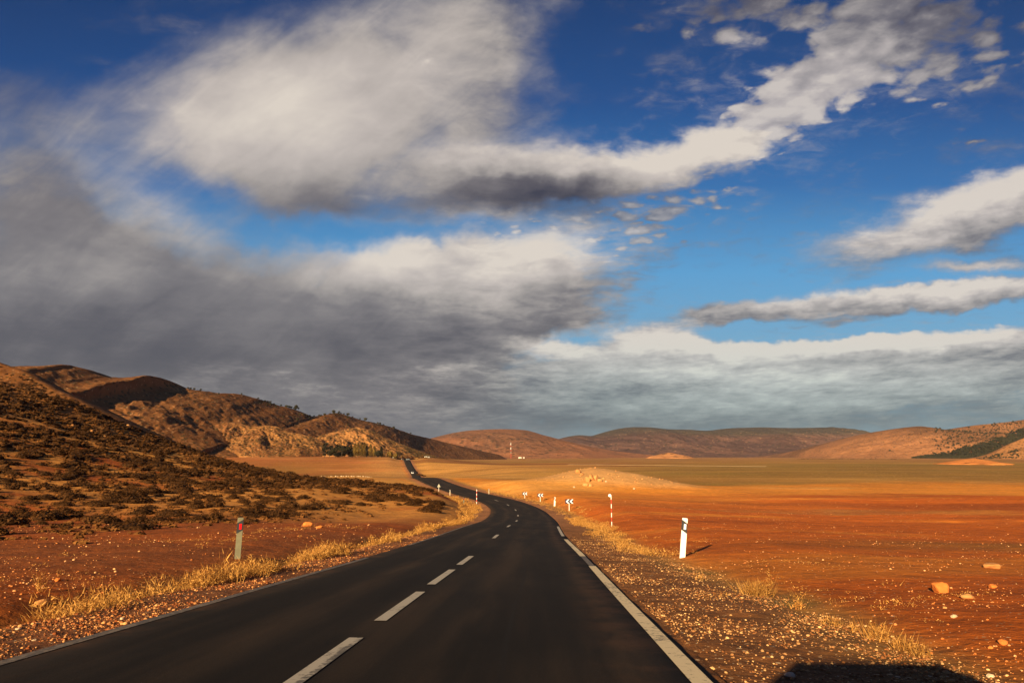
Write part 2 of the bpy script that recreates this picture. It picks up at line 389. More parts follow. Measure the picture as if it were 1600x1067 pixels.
def hill_material(name, dots=0.5, dscale=0.25, bump=3.0, rocks=0.3):
    m, n, bs = new_mat(name)
    geo = n.n('ShaderNodeNewGeometry').outputs['Position']
    col = attr(n, 'Col').outputs['Color']; scr = attr(n, 'scrub').outputs['Fac']
    f1 = n.noise(geo, 0.012, 8, 0.62, 0.3); f2 = n.noise(geo, 0.11, 8, 0.68)
    k = n.m('ADD', 1.0, n.m('ADD', n.m('MULTIPLY', n.m('SUBTRACT', f1, 0.5), 0.9), n.m('MULTIPLY', n.m('SUBTRACT', f2, 0.5), 1.0)))
    c = n.vm('SCALE', col, scale=k)
    vo = n.n('ShaderNodeTexVoronoi'); n._in(vo.inputs['Vector'], geo); vo.inputs['Scale'].default_value = dscale
    r = n.sep(vo.outputs['Color'])
    on = n.m('MULTIPLY', n.ss(vo.outputs['Distance'], 0.55, 0.35), n.m('LESS_THAN', r[0], n.m('MULTIPLY', scr, dots)))
    c = n.mix(n.m('MULTIPLY', on, 0.8), c, (0.045, 0.032, 0.014, 1))
    v2 = n.n('ShaderNodeTexVoronoi'); n._in(v2.inputs['Vector'], geo); v2.inputs['Scale'].default_value = dscale*1.3
    r2 = n.sep(v2.outputs['Color'])
    on2 = n.m('MULTIPLY', n.ss(v2.outputs['Distance'], 0.4, 0.2), n.m('LESS_THAN', r2[1], rocks))
    c = n.mix(n.m('MULTIPLY', on2, 0.55), c, (0.42, 0.24, 0.12, 1))
    n._in(bs.inputs['Base Color'], c); bs.inputs['Roughness'].default_value = 0.95; bs.inputs['Specular IOR Level'].default_value = 0.05
    b = n.n('ShaderNodeBump'); b.inputs['Strength'].default_value = 0.8; b.inputs['Distance'].default_value = bump
    n._in(b.inputs['Height'], f2); n._in(bs.inputs['Normal'], b.outputs[0])
    return m

# ================================================================== road path
RP = [(0.0, 0, 0)]
ctl = [(-90, None), (-40, None)]
def rpt(px, py, Y): return P(px, py, Y)
c0 = rpt(549, 1002, 7.25); c1 = rpt(736, 869, 19.8)
sx = (c1[0]-c0[0])/(c1[1]-c0[1])
back = [(c0[0]+sx*(Y-c0[1]), Y, -1.30-0.0742*Y) for Y in (-90, -50, -20, -5, 3)]
road_ctl = back + [c0, rpt(656, 925, 11.4), c1, rpt(775, 837.5, 33), rpt(795, 821.5, 45.5), rpt(807, 814, 57.5), rpt(809.5, 806, 70),
    rpt(806, 797, 83.5), rpt(795, 789.5, 96), rpt(775, 781.5, 110), rpt(747, 774.5, 123), rpt(725, 768.5, 134), rpt(702, 761.5, 146),
    rpt(683, 754.5, 160), rpt(663, 746.3, 178), (-30, 208, -6.9), (-42, 300, -10.4), (-56, 400, -13.6), rpt(650, 744, 503), rpt(641, 731, 579), rpt(634.5, 718, 699), (-124, 800, -7), (-160, 1000, -16), (-250, 1500, -30)]
road_ctl = np.array(road_ctl, float)
def catmull(pts, per):
    out = []
    for i in range(len(pts)-1):
        p0 = pts[max(i-1, 0)]; p1 = pts[i]; p2 = pts[i+1]; p3 = pts[min(i+2, len(pts)-1)]
        L_ = np.linalg.norm(p2-p1); n_ = max(2, int(L_/per(p1)))
        # centripetal tangents
        d1 = np.linalg.norm(p1-p0) or L_; d2 = L_; d3 = np.linalg.norm(p3-p2) or L_
        m1 = (p2-p1) if i == 0 else ((p1-p0)/d1*d2 + (p2-p1))/2
        m2 = (p2-p1) if i == len(pts)-2 else ((p2-p1) + (p3-p2)/d3*d2)/2
        for k in range(n_):
            t = k/n_; h = t*t*t; g = t*t
            out.append((2*h-3*g+1)*p1 + (h-2*g+t)*m1 + (-2*h+3*g)*p2 + (h-g)*m2)
    out.append(pts[-1]); return np.array(out)
RC = catmull(road_ctl, lambda p: 0.5 if p[1] < 200 else 3.0)
# smooth the line a little
for _ in range(30):
    RC[1:-1] = RC[1:-1]*0.5 + (RC[:-2]+RC[2:])*0.25
RS = np.concatenate([[0], np.cumsum(np.linalg.norm(np.diff(RC, axis=0), axis=1))])
tang = np.gradient(RC, RS, axis=0); tang /= np.linalg.norm(tang[:, :2], axis=1)[:, None]
RN = np.stack([tang[:, 1], -tang[:, 0]], 1)    # to the right
def at_s(s, lat=0.0, dz=0.0):
    s = np.asarray(s, float)
    x = np.interp(s, RS, RC[:, 0]); y = np.interp(s, RS, RC[:, 1]); z = np.interp(s, RS, RC[:, 2])
    nx = np.interp(s, RS, RN[:, 0]); ny = np.interp(s, RS, RN[:, 1])
    return np.stack([x+nx*lat, y+ny*lat, z+dz+0*x], -1)
def s_of_Y(Y): return float(np.interp(Y, RC[:, 1], RS))
LW, RW = 2.93, 3.30                            # pavement half widths, left and right
cosh = 1/np.sqrt(1+np.gradient(RC[:, 0], RC[:, 1])**2)
def road_lat(x, y):
    """distance right of the centre line, and road height"""
    y = np.asarray(y, float); xr = np.interp(y, RC[:, 1], RC[:, 0]); ch = np.interp(y, RC[:, 1], cosh)
    d = (x-xr)*ch
    # one correction step: move to the foot of the perpendicular
    nx = np.interp(y, RC[:, 1], RN[:, 0]); ny = np.interp(y, RC[:, 1], RN[:, 1])
    y2 = y-ny*d; xr2 = np.interp(y2, RC[:, 1], RC[:, 0]); 
    nx2 = np.interp(y2, RC[:, 1], RN[:, 0]); ny2 = np.interp(y2, RC[:, 1], RN[:, 1])
    d2 = (x-xr2)*nx2 + (y-y2)*ny2
    return d2, np.interp(y2, RC[:, 1], RC[:, 2])

# ================================================================== terrain height
RYk = [-300, -20, 0, 20, 40, 58, 70, 85, 110, 130, 180, 300, 600, 1000, 2000, 8000, 20000]
RZk = [15, -0.35, -1.75, -3.15, -4.6, -5.7, -6.3, -6.8, -7.3, -7.6, -7.9, -8.2, -8.6, -8.6, -8.8, -12, -40]
LYk = [-300, -20, 0, 20, 40, 60, 85, 120, 150, 178, 250, 330, 400, 500, 580, 680, 760, 900, 1500, 3000, 8000, 20000]
LZk = [15, 0.15, -1.25, -2.75, -3.9, -4.9, -5.6, -6.1, -5.9, -5.55, -7.9, -10.4, -12.6, -14.7, -9.3, -2.5, -1.3, -1.6, -4, -8, -12, -40]
GX = [0, 19, 33, 48, 70, 93, 117, 146, 200, 400]
GZ = [-9.3, -4.6, -4.2, -2.6, 1.8, 8.0, 14.6, 17.5, 21, 26]
CYk = [0, 33, 48, 70, 93, 117, 146, 200, 400]
CYv = [110, 120, 128, 142, 160, 182, 196, 215, 230]
def smooth_interp(x, xs, ys):
    xs = np.array(xs, float); ys = np.array(ys, float)
    m = np.gradient(ys, xs); i = np.clip(np.searchsorted(xs, x)-1, 0, len(xs)-2)
    h = xs[i+1]-xs[i]; t = np.clip((x-xs[i])/h, 0, 1); t2 = t*t; t3 = t2*t
    return (2*t3-3*t2+1)*ys[i]+(t3-2*t2+t)*h*m[i]+(-2*t3+3*t2)*ys[i+1]+(t3-t2)*h*m[i+1]
def H(x, y, road=True, fine=True):
    x = np.asarray(x, float); y = np.asarray(y, float)
    d, zr = road_lat(x, y)
    r = np.hypot(x, y)
    br = smooth_interp(y, RYk, RZk); bl = smooth_interp(y, LYk, LZk)
    yy = np.abs(y)
    w = sm(d, 4+0*y, 30+yy*0.10)
    b = lerp(bl, br, w)
    b = b + np.where(x > 0, 1, 0)*np.clip(x-6, 0, 60)*0.006
    # near left hillside
    X = -x
    lift = smooth_interp(np.clip(X, 0, 400), GX, GZ) + 4.6
    yc = np.interp(X, CYk, CYv)
    up = np.clip(lift, 0, None)
    fall = 1-sm(y, yc-15, yc+110)
    ramp_ = sm(y, -60, 40)
    nb = fbm(x/28, y/28, 5, 3)*1.0
    hill = up*fall*(0.25+0.75*ramp_)
    zh = -4.6 + hill*1.0 + nb*np.clip(hill, 0, 8)*0.22 - (1-fall)*6
    k = sm(X, 17, 34)*(1-sm(y, yc+60, yc+170))*sm(y, 15, 60)
    k2 = sm(X, 15, 30)*(1-sm(y, yc+60, yc+170))
    b = np.where(zh > b, lerp(b, zh, k2), b)
    # bank with bushes left of the bend, and the hollow in front of it
    b = b + 0.9*np.exp(-(((x+17)/9)**2+((y-100)/26)**2)) - 0.5*np.exp(-(((x+12)/5)**2+((y-64)/18)**2))
    # rocky mound on the right
    mx, my = 20.0, 158.0
    ex = (x-mx); a = np.where(ex < 0, 11.0, 17.0)
    b = b + (4.25+0.5*fbm(x/6, y/6, 4, 51))*np.exp(-np.abs(ex/a)**2.0 - ((y-my)/15.0)**2)
    b = b + 1.0*np.exp(-((x-6)/12)**2-((y-150)/12)**2)
    # long low swells across the plain
    far = sm(y, 60, 200)*sm(d, 10, 60)
    b = b + far*fbm(x/160, y/55, 3, 21)*0.55
    b = b + sm(y, 20, 60)*sm(d, 8, 30)*fbm(x/30, y/14, 3, 5)*0.28*(1-sm(y, 300, 900))
    b = b + sm(r, 150, 600)*sm(-d, 20, 80)*fbm(x/120, y/80, 3, 31)*0.5
    if fine:
        n1 = fbm(x/3.0, y/3.0, 5, 9)
        b = b + n1*0.10*(1-sm(r, 60, 300))
    # the road bed, its gravel shoulders and ditches
    ad = np.where(d > 0, d-RW, -d-LW)           # distance outside the pavement
    sh = zr - 0.055 - 0.035*np.clip(ad, 0, 3) - 0.0*ad
    shr = np.where(d > 0, 2.0, 1.7)
    nn = fbm(x/1.1, y/1.1, 3, 41)*0.03 + fbm(x/0.35, y/0.35, 2, 43)*0.015
    sh = sh + np.where(ad > 0.1, nn, 0)
    ditch = -0.22*np.exp(-((ad-shr-0.7)/0.55)**2)*np.where(d < 0, 1.0, 0.3)*(1-sm(y, 70, 110))
    ramp2 = sm(ad, shr, shr+5.0+np.clip(yy-80, 0, 200)*0.05)
    out = lerp(sh, b, ramp2) + ditch
    under = sm(ad, 0.02, -0.12)
    out = out - under*0.12
    far_off = (y > 1400)
    return np.where(far_off, b, out) if road else b

# ------------------------------------------------------------------ ground colours (albedo)
RED = np.array([.56, .125, .010]); ORG = np.array([.72, .255, .030]); TAN = np.array([.80, .38, .085]); OLV = np.array([.21, .125, .032])
GRV = np.array([.23, .088, .027]); DRK = np.array([.27, .058, .008]); GRN = np.array([.13, .10, .025]); BRN = np.array([.30, .13, .035])
def ground_cols(x, y):
    d, _ = road_lat(x, y); r = np.hypot(x, y); n = len(x)
    c = np.tile(RED, (n, 1))
    n1 = fbm(x/14, y/9, 5, 101); n2 = fbm(x/60, y/22, 4, 111); n3 = fbm(x/4, y/4, 4, 121); n4 = fbm(x/260, y/60, 4, 131)
    wob = fbm(x/60, y/40, 4, 141)*22 + fbm(x/9, y/6, 3, 142)*5
    right = sm(d, 0, 6)
    # right: red field, patches of paler and greener ground
    c = mixc(c, ORG, sm(n1, 0.05, 0.5)*0.6); c = mixc(c, DRK, sm(-n2, 0.0, 0.5)*0.55)
    c = mixc(c, GRN, right*0.55*np.exp(-((x-17-wob*.3)/9)**2-((y-26-0.1*(x-17))/3.2)**2))
    c = mixc(c, BRN, right*0.8*np.exp(-((x-35)/22)**2-((y-85)/10)**2)*sm(n1, -.4, .4))
    c = mixc(c, ORG, right*0.75*sm(y, 70, 118)*sm(55-x, 0, 50))
    # tan strip and mound
    strip = sm(y+wob, 118, 132)
    c = mixc(c, ORG*0.95, strip*right)
    c = mixc(c, TAN*0.85, right*strip*sm(n1+n2, -0.1, 0.6)*0.7)
    mound = np.exp(-(((x-22)/22)**2+((y-155)/16)**2))
    c = mixc(c, np.array([.50, .27, .10]), sm(mound, 0.25, 0.7)*0.85)
    # wide plain beyond
    pl = sm(y+wob*1.5, 178, 205)*right
    s1 = fbm(x/120+3, y/34, 6, 151); s2 = fbm(x/260, y/80, 5, 161); s3 = fbm(x/420, y/150, 5, 171)
    pc = np.tile(np.array([.38, .175, .036]), (n, 1))
    pc = mixc(pc, np.array([.27, .155, .030]), sm(s2, -0.15, 0.45))
    pc = mixc(pc, np.array([.58, .28, .07]), sm(s1, 0.12, 0.5)*0.75)
    pc = mixc(pc, np.array([.24, .075, .022]), sm(-s1+s3, 0.1, 0.6)*0.65)
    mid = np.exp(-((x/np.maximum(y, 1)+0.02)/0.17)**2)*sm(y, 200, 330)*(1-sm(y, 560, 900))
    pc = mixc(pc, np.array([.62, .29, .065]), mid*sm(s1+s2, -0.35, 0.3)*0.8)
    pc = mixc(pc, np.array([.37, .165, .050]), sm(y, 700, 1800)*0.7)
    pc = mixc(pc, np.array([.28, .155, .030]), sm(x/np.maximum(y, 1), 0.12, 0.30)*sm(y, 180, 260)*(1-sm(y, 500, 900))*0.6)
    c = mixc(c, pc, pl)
    # left: red-brown soil, darkened further to stand for cloud shade
    left = sm(-d, 2, 8)
    lc = np.tile(np.array([.35, .082, .012]), (n, 1))
    lc = mixc(lc, np.array([.24, .072, .018]), sm(n1, -0.2, 0.4)*0.7)
    lc = mixc(lc, np.array([.56, .23, .045]), sm(y, 40, 68)*sm(n1+0.3*n3, -0.55, 0.15))
    lc = mixc(lc, np.array([.60, .28, .06]), sm(y, 105, 130)*0.75)
    hillk = sm(-x, 30, 75)*(1-sm(y, 215, 330))
    lc = mixc(lc, np.array([.23, .085, .020]), hillk*sm(-x+n1*20, 60, 110)*0.8)
    # far left fields
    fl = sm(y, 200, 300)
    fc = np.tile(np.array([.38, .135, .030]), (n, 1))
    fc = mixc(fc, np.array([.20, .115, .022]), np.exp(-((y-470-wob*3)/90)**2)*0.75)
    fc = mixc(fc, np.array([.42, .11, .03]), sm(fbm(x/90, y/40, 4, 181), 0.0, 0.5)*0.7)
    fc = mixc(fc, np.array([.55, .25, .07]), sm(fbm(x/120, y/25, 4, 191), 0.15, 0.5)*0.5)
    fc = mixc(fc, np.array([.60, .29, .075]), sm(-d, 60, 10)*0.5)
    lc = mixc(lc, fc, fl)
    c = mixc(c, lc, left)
    # shoulders
    ad = np.where(d > 0, d-RW, -d-LW)
    w = np.where(d > 0, 1.9, 1.45)+0.5*n3
    g = (1-sm(ad, w, w+0.9))*(y < 1300)
    gc = np.tile(GRV, (n, 1)); gc = mixc(gc, np.array([.40, .17, .07]), sm(y, 25, 75)*0.8)
    gc = mixc(gc, np.array([.26, .10, .035]), sm(n3, 0, 0.6)*0.5)
    gc = mixc(gc, np.array([.19, .065, .028]), (d < 0)*0.6*(1-sm(y, 25, 70)))
    c = mixc(c, gc, g)
    vg = np.exp(-((ad-w-0.7)/0.6)**2)*(y < 200)
    c = mixc(c, np.array([.33, .20, .055]), vg*0.65)
    c = mixc(c, np.array([.085, .085, .022]), vg*sm(fbm(x/2.5, y/2.5, 3, 199), 0.15, 0.5)*0.6*(y < 60))
    # pebbliness
    peb = 0.42*(0.5+0.5*n2) + 0.62*g
    peb = peb*(1-sm(r, 60, 160)) + 0.12*(1-sm(r, 150, 400))
    peb = np.where(ad < 0, 0, peb)
    return np.clip(c, 0.005, 0.9), np.clip(peb, 0, 1)

# ground sheet: finely meshed fan ahead, coarse all round
def ground_sheet():
    th = np.concatenate([np.linspace(-180, -48, 50)[:-1], np.linspace(-48, 48, 960), np.linspace(48, 180, 50)[1:]])
    r = [0.6]
    while r[-1] < 19000:
        q = r[-1]; f = 0.009 if 5 < q < 900 else (0.02 if q < 5 else 0.016)
        r.append(q*(1+f))
    r = np.array(r); T, R = np.meshgrid(D2R(1)*th, r, indexing='ij')
    x = (R*np.sin(T)).ravel(); y = (R*np.cos(T)).ravel()
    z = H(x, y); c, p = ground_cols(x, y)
    dd_, _z = road_lat(x, y); spk = np.where((dd_ > RW+3) | (dd_ < -LW-3), 1, 0)*sm(y, 175, 260)*np.clip(0.22+0.5*fbm(x/50, y/25, 4, 207), 0, 0.5)
    f = grid_faces(len(th), len(r))
    mid = np.array([[0, 0, H(np.array([0.0]), np.array([0.0]))[0]]])
    return mesh_np('ground', np.stack([x, y, z], 1), f, M_ground, {'Col': c, 'peb': p, 'specks': spk}, smooth=True)
g_ = ground_sheet(); tag(g_, 'red and orange dry earth sloping from the road into a wide plain', None, kind='structure')

def gz(x, y): return float(H(np.array([x], float), np.array([y], float))[0])

# ================================================================== road
def asphalt_material():
    m, n, bs = new_mat('asphalt')
    geo = n.n('ShaderNodeNewGeometry').outputs['Position']; lat = attr(n, 'lat').outputs['Fac']; along = attr(n, 'along').outputs['Fac']
    rv = n.vec(lat, n.m('MULTIPLY', along, 0.06))
    str_ = n.noise(rv, 1.3, 6, 0.6); fine = n.noise(geo, 45, 3, 0.7); blot = n.noise(n.vec(lat, n.m('MULTIPLY', along, 0.35)), 0.5, 5, 0.6)
    base = n.ramp(str_, [(0.25, (0.008, 0.0058, 0.0042)), (0.5, (0.017, 0.0115, 0.0076)), (0.72, (0.040, 0.0240, 0.0135))])
    base = n.mix(n.ss(blot, 0.38, 0.60), n.vm('SCALE', base, scale=0.60), base)
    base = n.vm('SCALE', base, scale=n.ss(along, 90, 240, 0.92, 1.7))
    # long dark wheel marks and joints wandering along the lanes
    wob = n.m('MULTIPLY', n.m('SUBTRACT', n.noise(n.vec(n.m('MULTIPLY', along, 0.05), 0.0), 1.0, 3), 0.5), 1.1)
    for l0, w0, k0 in ((1.55, 0.05, 0.75), (0.75, 0.30, 0.45), (-0.75, 0.28, 0.40), (-2.1, 0.28, 0.35), (2.35, 0.28, 0.35), (-1.35, 0.035, 0.6)):
        dd = n.m('ABSOLUTE', n.m('SUBTRACT', n.m('ADD', lat, wob if w0 < .1 else n.m('MULTIPLY', wob, 0.25)), l0))
        on = n.m('MULTIPLY', n.ss(dd, w0, 0.0), n.ss(n.noise(n.vec(n.m('MULTIPLY', along, 0.12), l0), 1.0, 3), 0.40, 0.62))
        base = n.mix(n.m('MULTIPLY', on, k0), base, (0.011, 0.009, 0.008, 1))
    for l0, w0 in ((1.15, 0.55), (-1.15, 0.5), (2.75, 0.35)):
        dd = n.m('ABSOLUTE', n.m('SUBTRACT', lat, l0))
        on = n.m('MULTIPLY', n.ss(dd, w0, 0.0), n.ss(n.noise(n.vec(lat, n.m('MULTIPLY', along, 0.10), l0), 1.4, 5, 0.6), 0.36, 0.62))
        base = n.mix(n.m('MULTIPLY', on, 0.55), base, (0.050, 0.030, 0.017, 1))
    crk = n.n('ShaderNodeTexVoronoi', feature='DISTANCE_TO_EDGE'); n._in(crk.inputs['Vector'], n.vm('ADD', n.vec(lat, n.m('MULTIPLY', along, 0.30)), n.vm('SCALE', n.noise(geo, 1.7, 4, col=True), scale=0.35))); crk.inputs['Scale'].default_value = 0.33
    con = n.m('MULTIPLY', n.ss(crk.outputs['Distance'], 0.012, 0.003), n.ss(n.noise(geo, 0.25, 3), 0.48, 0.58))
    base = n.mix(n.m('MULTIPLY', con, 0.7), base, (0.005, 0.004, 0.004, 1))
    k = n.m('ADD', 0.40, n.m('MULTIPLY', fine, 1.2))
    base = n.vm('SCALE', base, scale=k)
    edge = n.m('ABSOLUTE', lat)
    dust = n.m('MULTIPLY', n.ss(edge, 2.2, 3.1), n.ss(n.noise(geo, 1.2, 6, 0.65), 0.42, 0.65))
    base = n.mix(n.m('MULTIPLY', dust, 0.30), base, (0.16, 0.07, 0.03, 1))
    n._in(bs.inputs['Base Color'], base); bs.inputs['Roughness'].default_value = 0.9; bs.inputs['Specular IOR Level'].default_value = 0.12
    b = n.n('ShaderNodeBump'); b.inputs['Strength'].default_value = 0.35; b.inputs['Distance'].default_value = 0.01
    n._in(b.inputs['Height'], fine); n._in(bs.inputs['Normal'], b.outputs[0])
    return m
M_asphalt = asphalt_material()
S_DASH = s_of_Y(7.9)
def paint_material(wear=0.45, col=(0.52, 0.45, 0.33)):
    m, n, bs = new_mat('road_paint')
    geo = n.n('ShaderNodeNewGeometry').outputs['Position']
    f = n.noise(geo, 14, 6, 0.7); g = n.noise(geo, 1.1, 4, 0.6)
    lt_ = attr(n, 'lat').outputs['Fac']; al_ = attr(n, 'along').outputs['Fac']
    half = n.m('MULTIPLY', n.m('MULTIPLY', n.ss(lt_, 0.0, 0.03), n.m('LESS_THAN', lt_, 1.0)), n.m('LESS_THAN', al_, S_DASH))
    f = n.m('ADD', f, n.m('MULTIPLY', half, 0.17))
    worn = n.ss(n.m('ADD', f, n.m('MULTIPLY', g, 0.5)), 0.75+0.28*(0.5-wear), 0.92+0.28*(0.5-wear))
    c = n.mix(n.m('MULTIPLY', worn, 0.85), tuple(col)+(1,), (0.05, 0.04, 0.03, 1))
    n._in(bs.inputs['Base Color'], c); bs.inputs['Roughness'].default_value = 0.7
    return m
M_paint = paint_material(0.35, (0.42, 0.36, 0.27)); M_paint_w = paint_material(0.9, (0.20, 0.145, 0.095)); M_paint_b = paint_material(0.42, (0.68, 0.53, 0.30))
def ribbon(name, s0, s1, lats, dz, mat, step=0.5, parent=None, skirt=0.0):
    n_ = max(3, int((s1-s0)/step)+1); s = np.linspace(s0, s1, n_)
    rows = []; latv = []; al = []
    lats = list(lats)
    prof = [(l, 0.0) for l in lats]
    if skirt: prof = [(lats[0]-0.06, -skirt)] + prof + [(lats[-1]+0.06, -skirt)]
    for l, zz in prof:
        q = at_s(s, l, dz+zz - 0.012*abs(l)*(1 if not False else 0))
        if skirt and zz == 0 and l in (lats[0], lats[-1]):
            e = fbm(s/0.7, s*0+l, 4, 61)*0.035; nx = np.interp(s, RS, RN[:, 0]); ny = np.interp(s, RS, RN[:, 1])
            q[:, 0] += nx*e; q[:, 1] += ny*e
        rows.append(q); latv.append(np.full(n_, l)); al.append(s)
    v = np.stack(rows, 1).reshape(-1, 3)
    return mesh_np(name, v, grid_faces(n_, len(prof)), mat, {'lat': np.stack(latv, 1).ravel(), 'along': np.stack(al, 1).ravel()}, smooth=False, parent=parent)
S_END = s_of_Y(1300)
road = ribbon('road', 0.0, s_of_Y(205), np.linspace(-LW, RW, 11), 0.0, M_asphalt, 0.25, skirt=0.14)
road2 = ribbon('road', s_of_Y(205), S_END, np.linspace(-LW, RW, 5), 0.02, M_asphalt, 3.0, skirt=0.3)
for o_ in (road, road2): o_['kind'] = 'structure'
road['label'] = 'dark two lane asphalt road curving left'; road2['label'] = 'far stretch of the road climbing the next rise'
# centre dashes
dl = []
a = s_of_Y(4.4)
for Y0, Y1 in ((0.2, 3.2), (4.55, 7.45), (8.55, 11.45), (12.55, 15.55), (16.9, 19.9), (31.0, 34.4), (43.8, 47), (56.5, 59.5), (69.4, 72.4), (82.5, 85.5), (95.5, 98.5), (108, 111)):
    s0, s1 = s_of_Y(Y0), s_of_Y(Y1)
    o_ = ribbon('centre_dash', s0, s1, (-0.075, 0.075), 0.006, M_paint, 0.3); o_['kind'] = 'structure'
    if Y0 > 4: o_['label'] = 'white dash of the centre line'
def vary_line(name, lat, s0, s1, w, mat, seed, lab):
    o_ = ribbon(name, s0, s1, (lat-w/2, lat+w/2), 0.006, mat, 0.25); o_['kind'] = 'structure'; o_['label'] = lab; return o_
LB = 'thick pale paint line along the right edge of the road'
vary_line('edge_line', 3.17, s_of_Y(-15), s_of_Y(17.2), 0.17, M_paint_b, 1, LB)
vary_line('edge_line', 3.17, s_of_Y(20.6), s_of_Y(31), 0.17, M_paint_b, 2, LB)
vary_line('edge_line', 3.17, s_of_Y(34), s_of_Y(46), 0.15, M_paint, 2, LB)
vary_line('edge_line', 3.17, s_of_Y(17.2), s_of_Y(20.6), 0.14, M_paint_w, 3, LB)
vary_line('edge_line', -2.85, s_of_Y(-15), s_of_Y(19.5), 0.15, M_paint_w, 4, 'thin worn paint line along the left edge of the road')
vary_line('edge_line', -2.85, s_of_Y(26), s_of_Y(50), 0.12, M_paint_w, 5, 'thin worn paint line along the left edge of the road')
# pale dirt track on the plain
def free_ribbon(name, pts, w, dz, mat, cols, n_=60):
    p = catmull(np.array(pts, float), lambda q: 15)
    t = np.gradient(p, axis=0); t /= np.linalg.norm(t, axis=1)[:, None]
    nrm = np.stack([t[:, 1], -t[:, 0]], 1); rows = []
    for l in (-w/2, -w/4, 0, w/4, w/2):
        xy = p[:, :2]+nrm*l; rows.append(np.stack([xy[:, 0], xy[:, 1], H(xy[:, 0], xy[:, 1])+dz*(1.6 if l == 0 else 1)], 1))
    v = np.stack(rows, 1).reshape(-1, 3)
    return mesh_np(name, v, grid_faces(len(p), 5), mat, {'Col': np.tile(cols, (len(v), 1)), 'peb': np.zeros(len(v))})
tr = free_ribbon('dirt_track', [(G(890, 640), 640, 0), (G(960, 600), 600, 0), (G(1060, 540), 540, 0), (G(1200, 500), 500, 0)], 13, 0.35, M_ground, [.80, .52, .24])
tag(tr, 'pale dirt track running across the plain below the dark hills', None, kind='structure')

# ================================================================== hills
def make_hill(name, crest, D, zf, cA, cB, seed, mat, prof=1.5, gul=0.16, rough=0.05, gs=60.0, label='', cfun=None, back=None, nu=420, nv=90, sidecut=None, scrubk=1.0):
    cr = np.array([P(*c) for c in crest]); 
    L_ = np.concatenate([[0], np.cumsum(np.linalg.norm(np.diff(cr, axis=0), axis=1))])
    u = np.linspace(0, L_[-1], nu)
    # smooth crest
    cx, cy, cz = (smooth_interp(u, L_, cr[:, i]) for i in range(3))
    cz = cz + rough*0.5*(cz-zf)*fbm(u/(gs*0.5), u*0, 6, seed+1)*sm(cz-zf, 0, 20)
    back = back or D*1.2
    v = np.concatenate([np.linspace(0, 1, nv), 1+np.linspace(0, 1, nv//3)[1:]])
    Uu, Vv = np.meshgrid(np.arange(nu), v, indexing='ij')
    CX = cx[Uu]; CY = cy[Uu]; CZ = cz[Uu]; UU = u[Uu]
    gbase = H(cx, cy, road=False)[Uu]; zf = np.minimum(gbase, CZ-1); hgt = np.clip(CZ-zf, 0, None); kk = np.clip(hgt/(hgt.max()*0.6), 0.12, 1)
    Dl = D*kk
    tp = sm(Uu/(nu-1.0), 0, 0.05)*sm(1-Uu/(nu-1.0), 0, 0.05); CZ = lerp(gbase-3, CZ, tp)
    x = CX + fbm(CX/gs/3, Vv*2, 3, seed+5)*0.0
    y = np.where(Vv <= 1, CY-Dl*(1-Vv), CY+back*(Vv-1))
    gl_ = H(x.ravel(), y.ravel(), road=False).reshape(x.shape); zf = gl_
    p = np.where(Vv <= 1, np.clip(Vv, 0, 1)**prof, 1-sm(Vv, 1, 2))
    wx = x + 0.35*gs*fbm(x/gs/1.5, y/gs/1.5, 3, seed+8)
    sk = 0.5*(CY-y)
    g1 = ridged((wx-sk)/gs, y/(gs*3.2), 5, seed)-0.62; g1 = g1 + 0.45*(ridged((wx-sk*0.7)/(gs*.31), y/(gs*0.8), 4, seed+2)-0.62); g2 = fbm(x/(gs*.25), y/(gs*.3), 6, seed+3) + 0.5*fbm(x/(gs*.07), y/(gs*.08), 3, seed+4)
    env = np.sin(np.clip(Vv, 0, 1)*math.pi)**0.8
    z = zf + (CZ-zf)*p + hgt*(gul*g1*2.4*env + rough*g2*(env*0.9+0.1*np.where(Vv > 0.02, 1, 0)))
    # keep the front from standing above the line of the crest
    z = np.where(Vv < 1, np.minimum(z, (CZ/CY)*y*np.where(CZ > 0, 1, 1) - 0.004*hgt*(1-Vv) + (0.0)), z)
    z = np.where(Vv <= 0, zf-2, z)
    z = np.where(z-zf < 0.5, zf-2.0, z)
    xs, ys, zs = x.ravel(), y.ravel(), z.ravel()
    n1 = fbm(xs/(gs*1.2), ys/(gs*1.2), 5, seed+20); rel = 0
    c = np.tile(np.array(cA, float), (len(xs), 1)); c = mixc(c, cB, sm(n1+0.5*(g1.ravel()), -0.25, 0.4))
    sc = np.clip(0.5+0.7*n1, 0, 1)*scrubk
    if cfun: c, sc = cfun(xs, ys, zs, Vv.ravel(), UU.ravel()/L_[-1], c, sc, n1)
    o = mesh_np(name, np.stack([xs, ys, zs], 1), grid_faces(nu, len(v)), mat, {'Col': c, 'scrub': sc}, smooth=True)
    tag(o, label, None, kind='structure')
    crest_pts = np.stack([cx, cy, cz], 1)
    return o, (x, y, z, Vv)

MH_near = hill_material('hill_scrub_near', 0.55, 0.55, 1.2, 0.35)
MH_mid = hill_material('hill_scrub', 0.75, 0.20, 4.0, 0.30)
MH_rock = hill_material('hill_rocky', 0.75, 0.42, 2.2, 0.6)
MH_far = hill_material('hill_far', 0.35, 0.05, 8.0, 0.15)

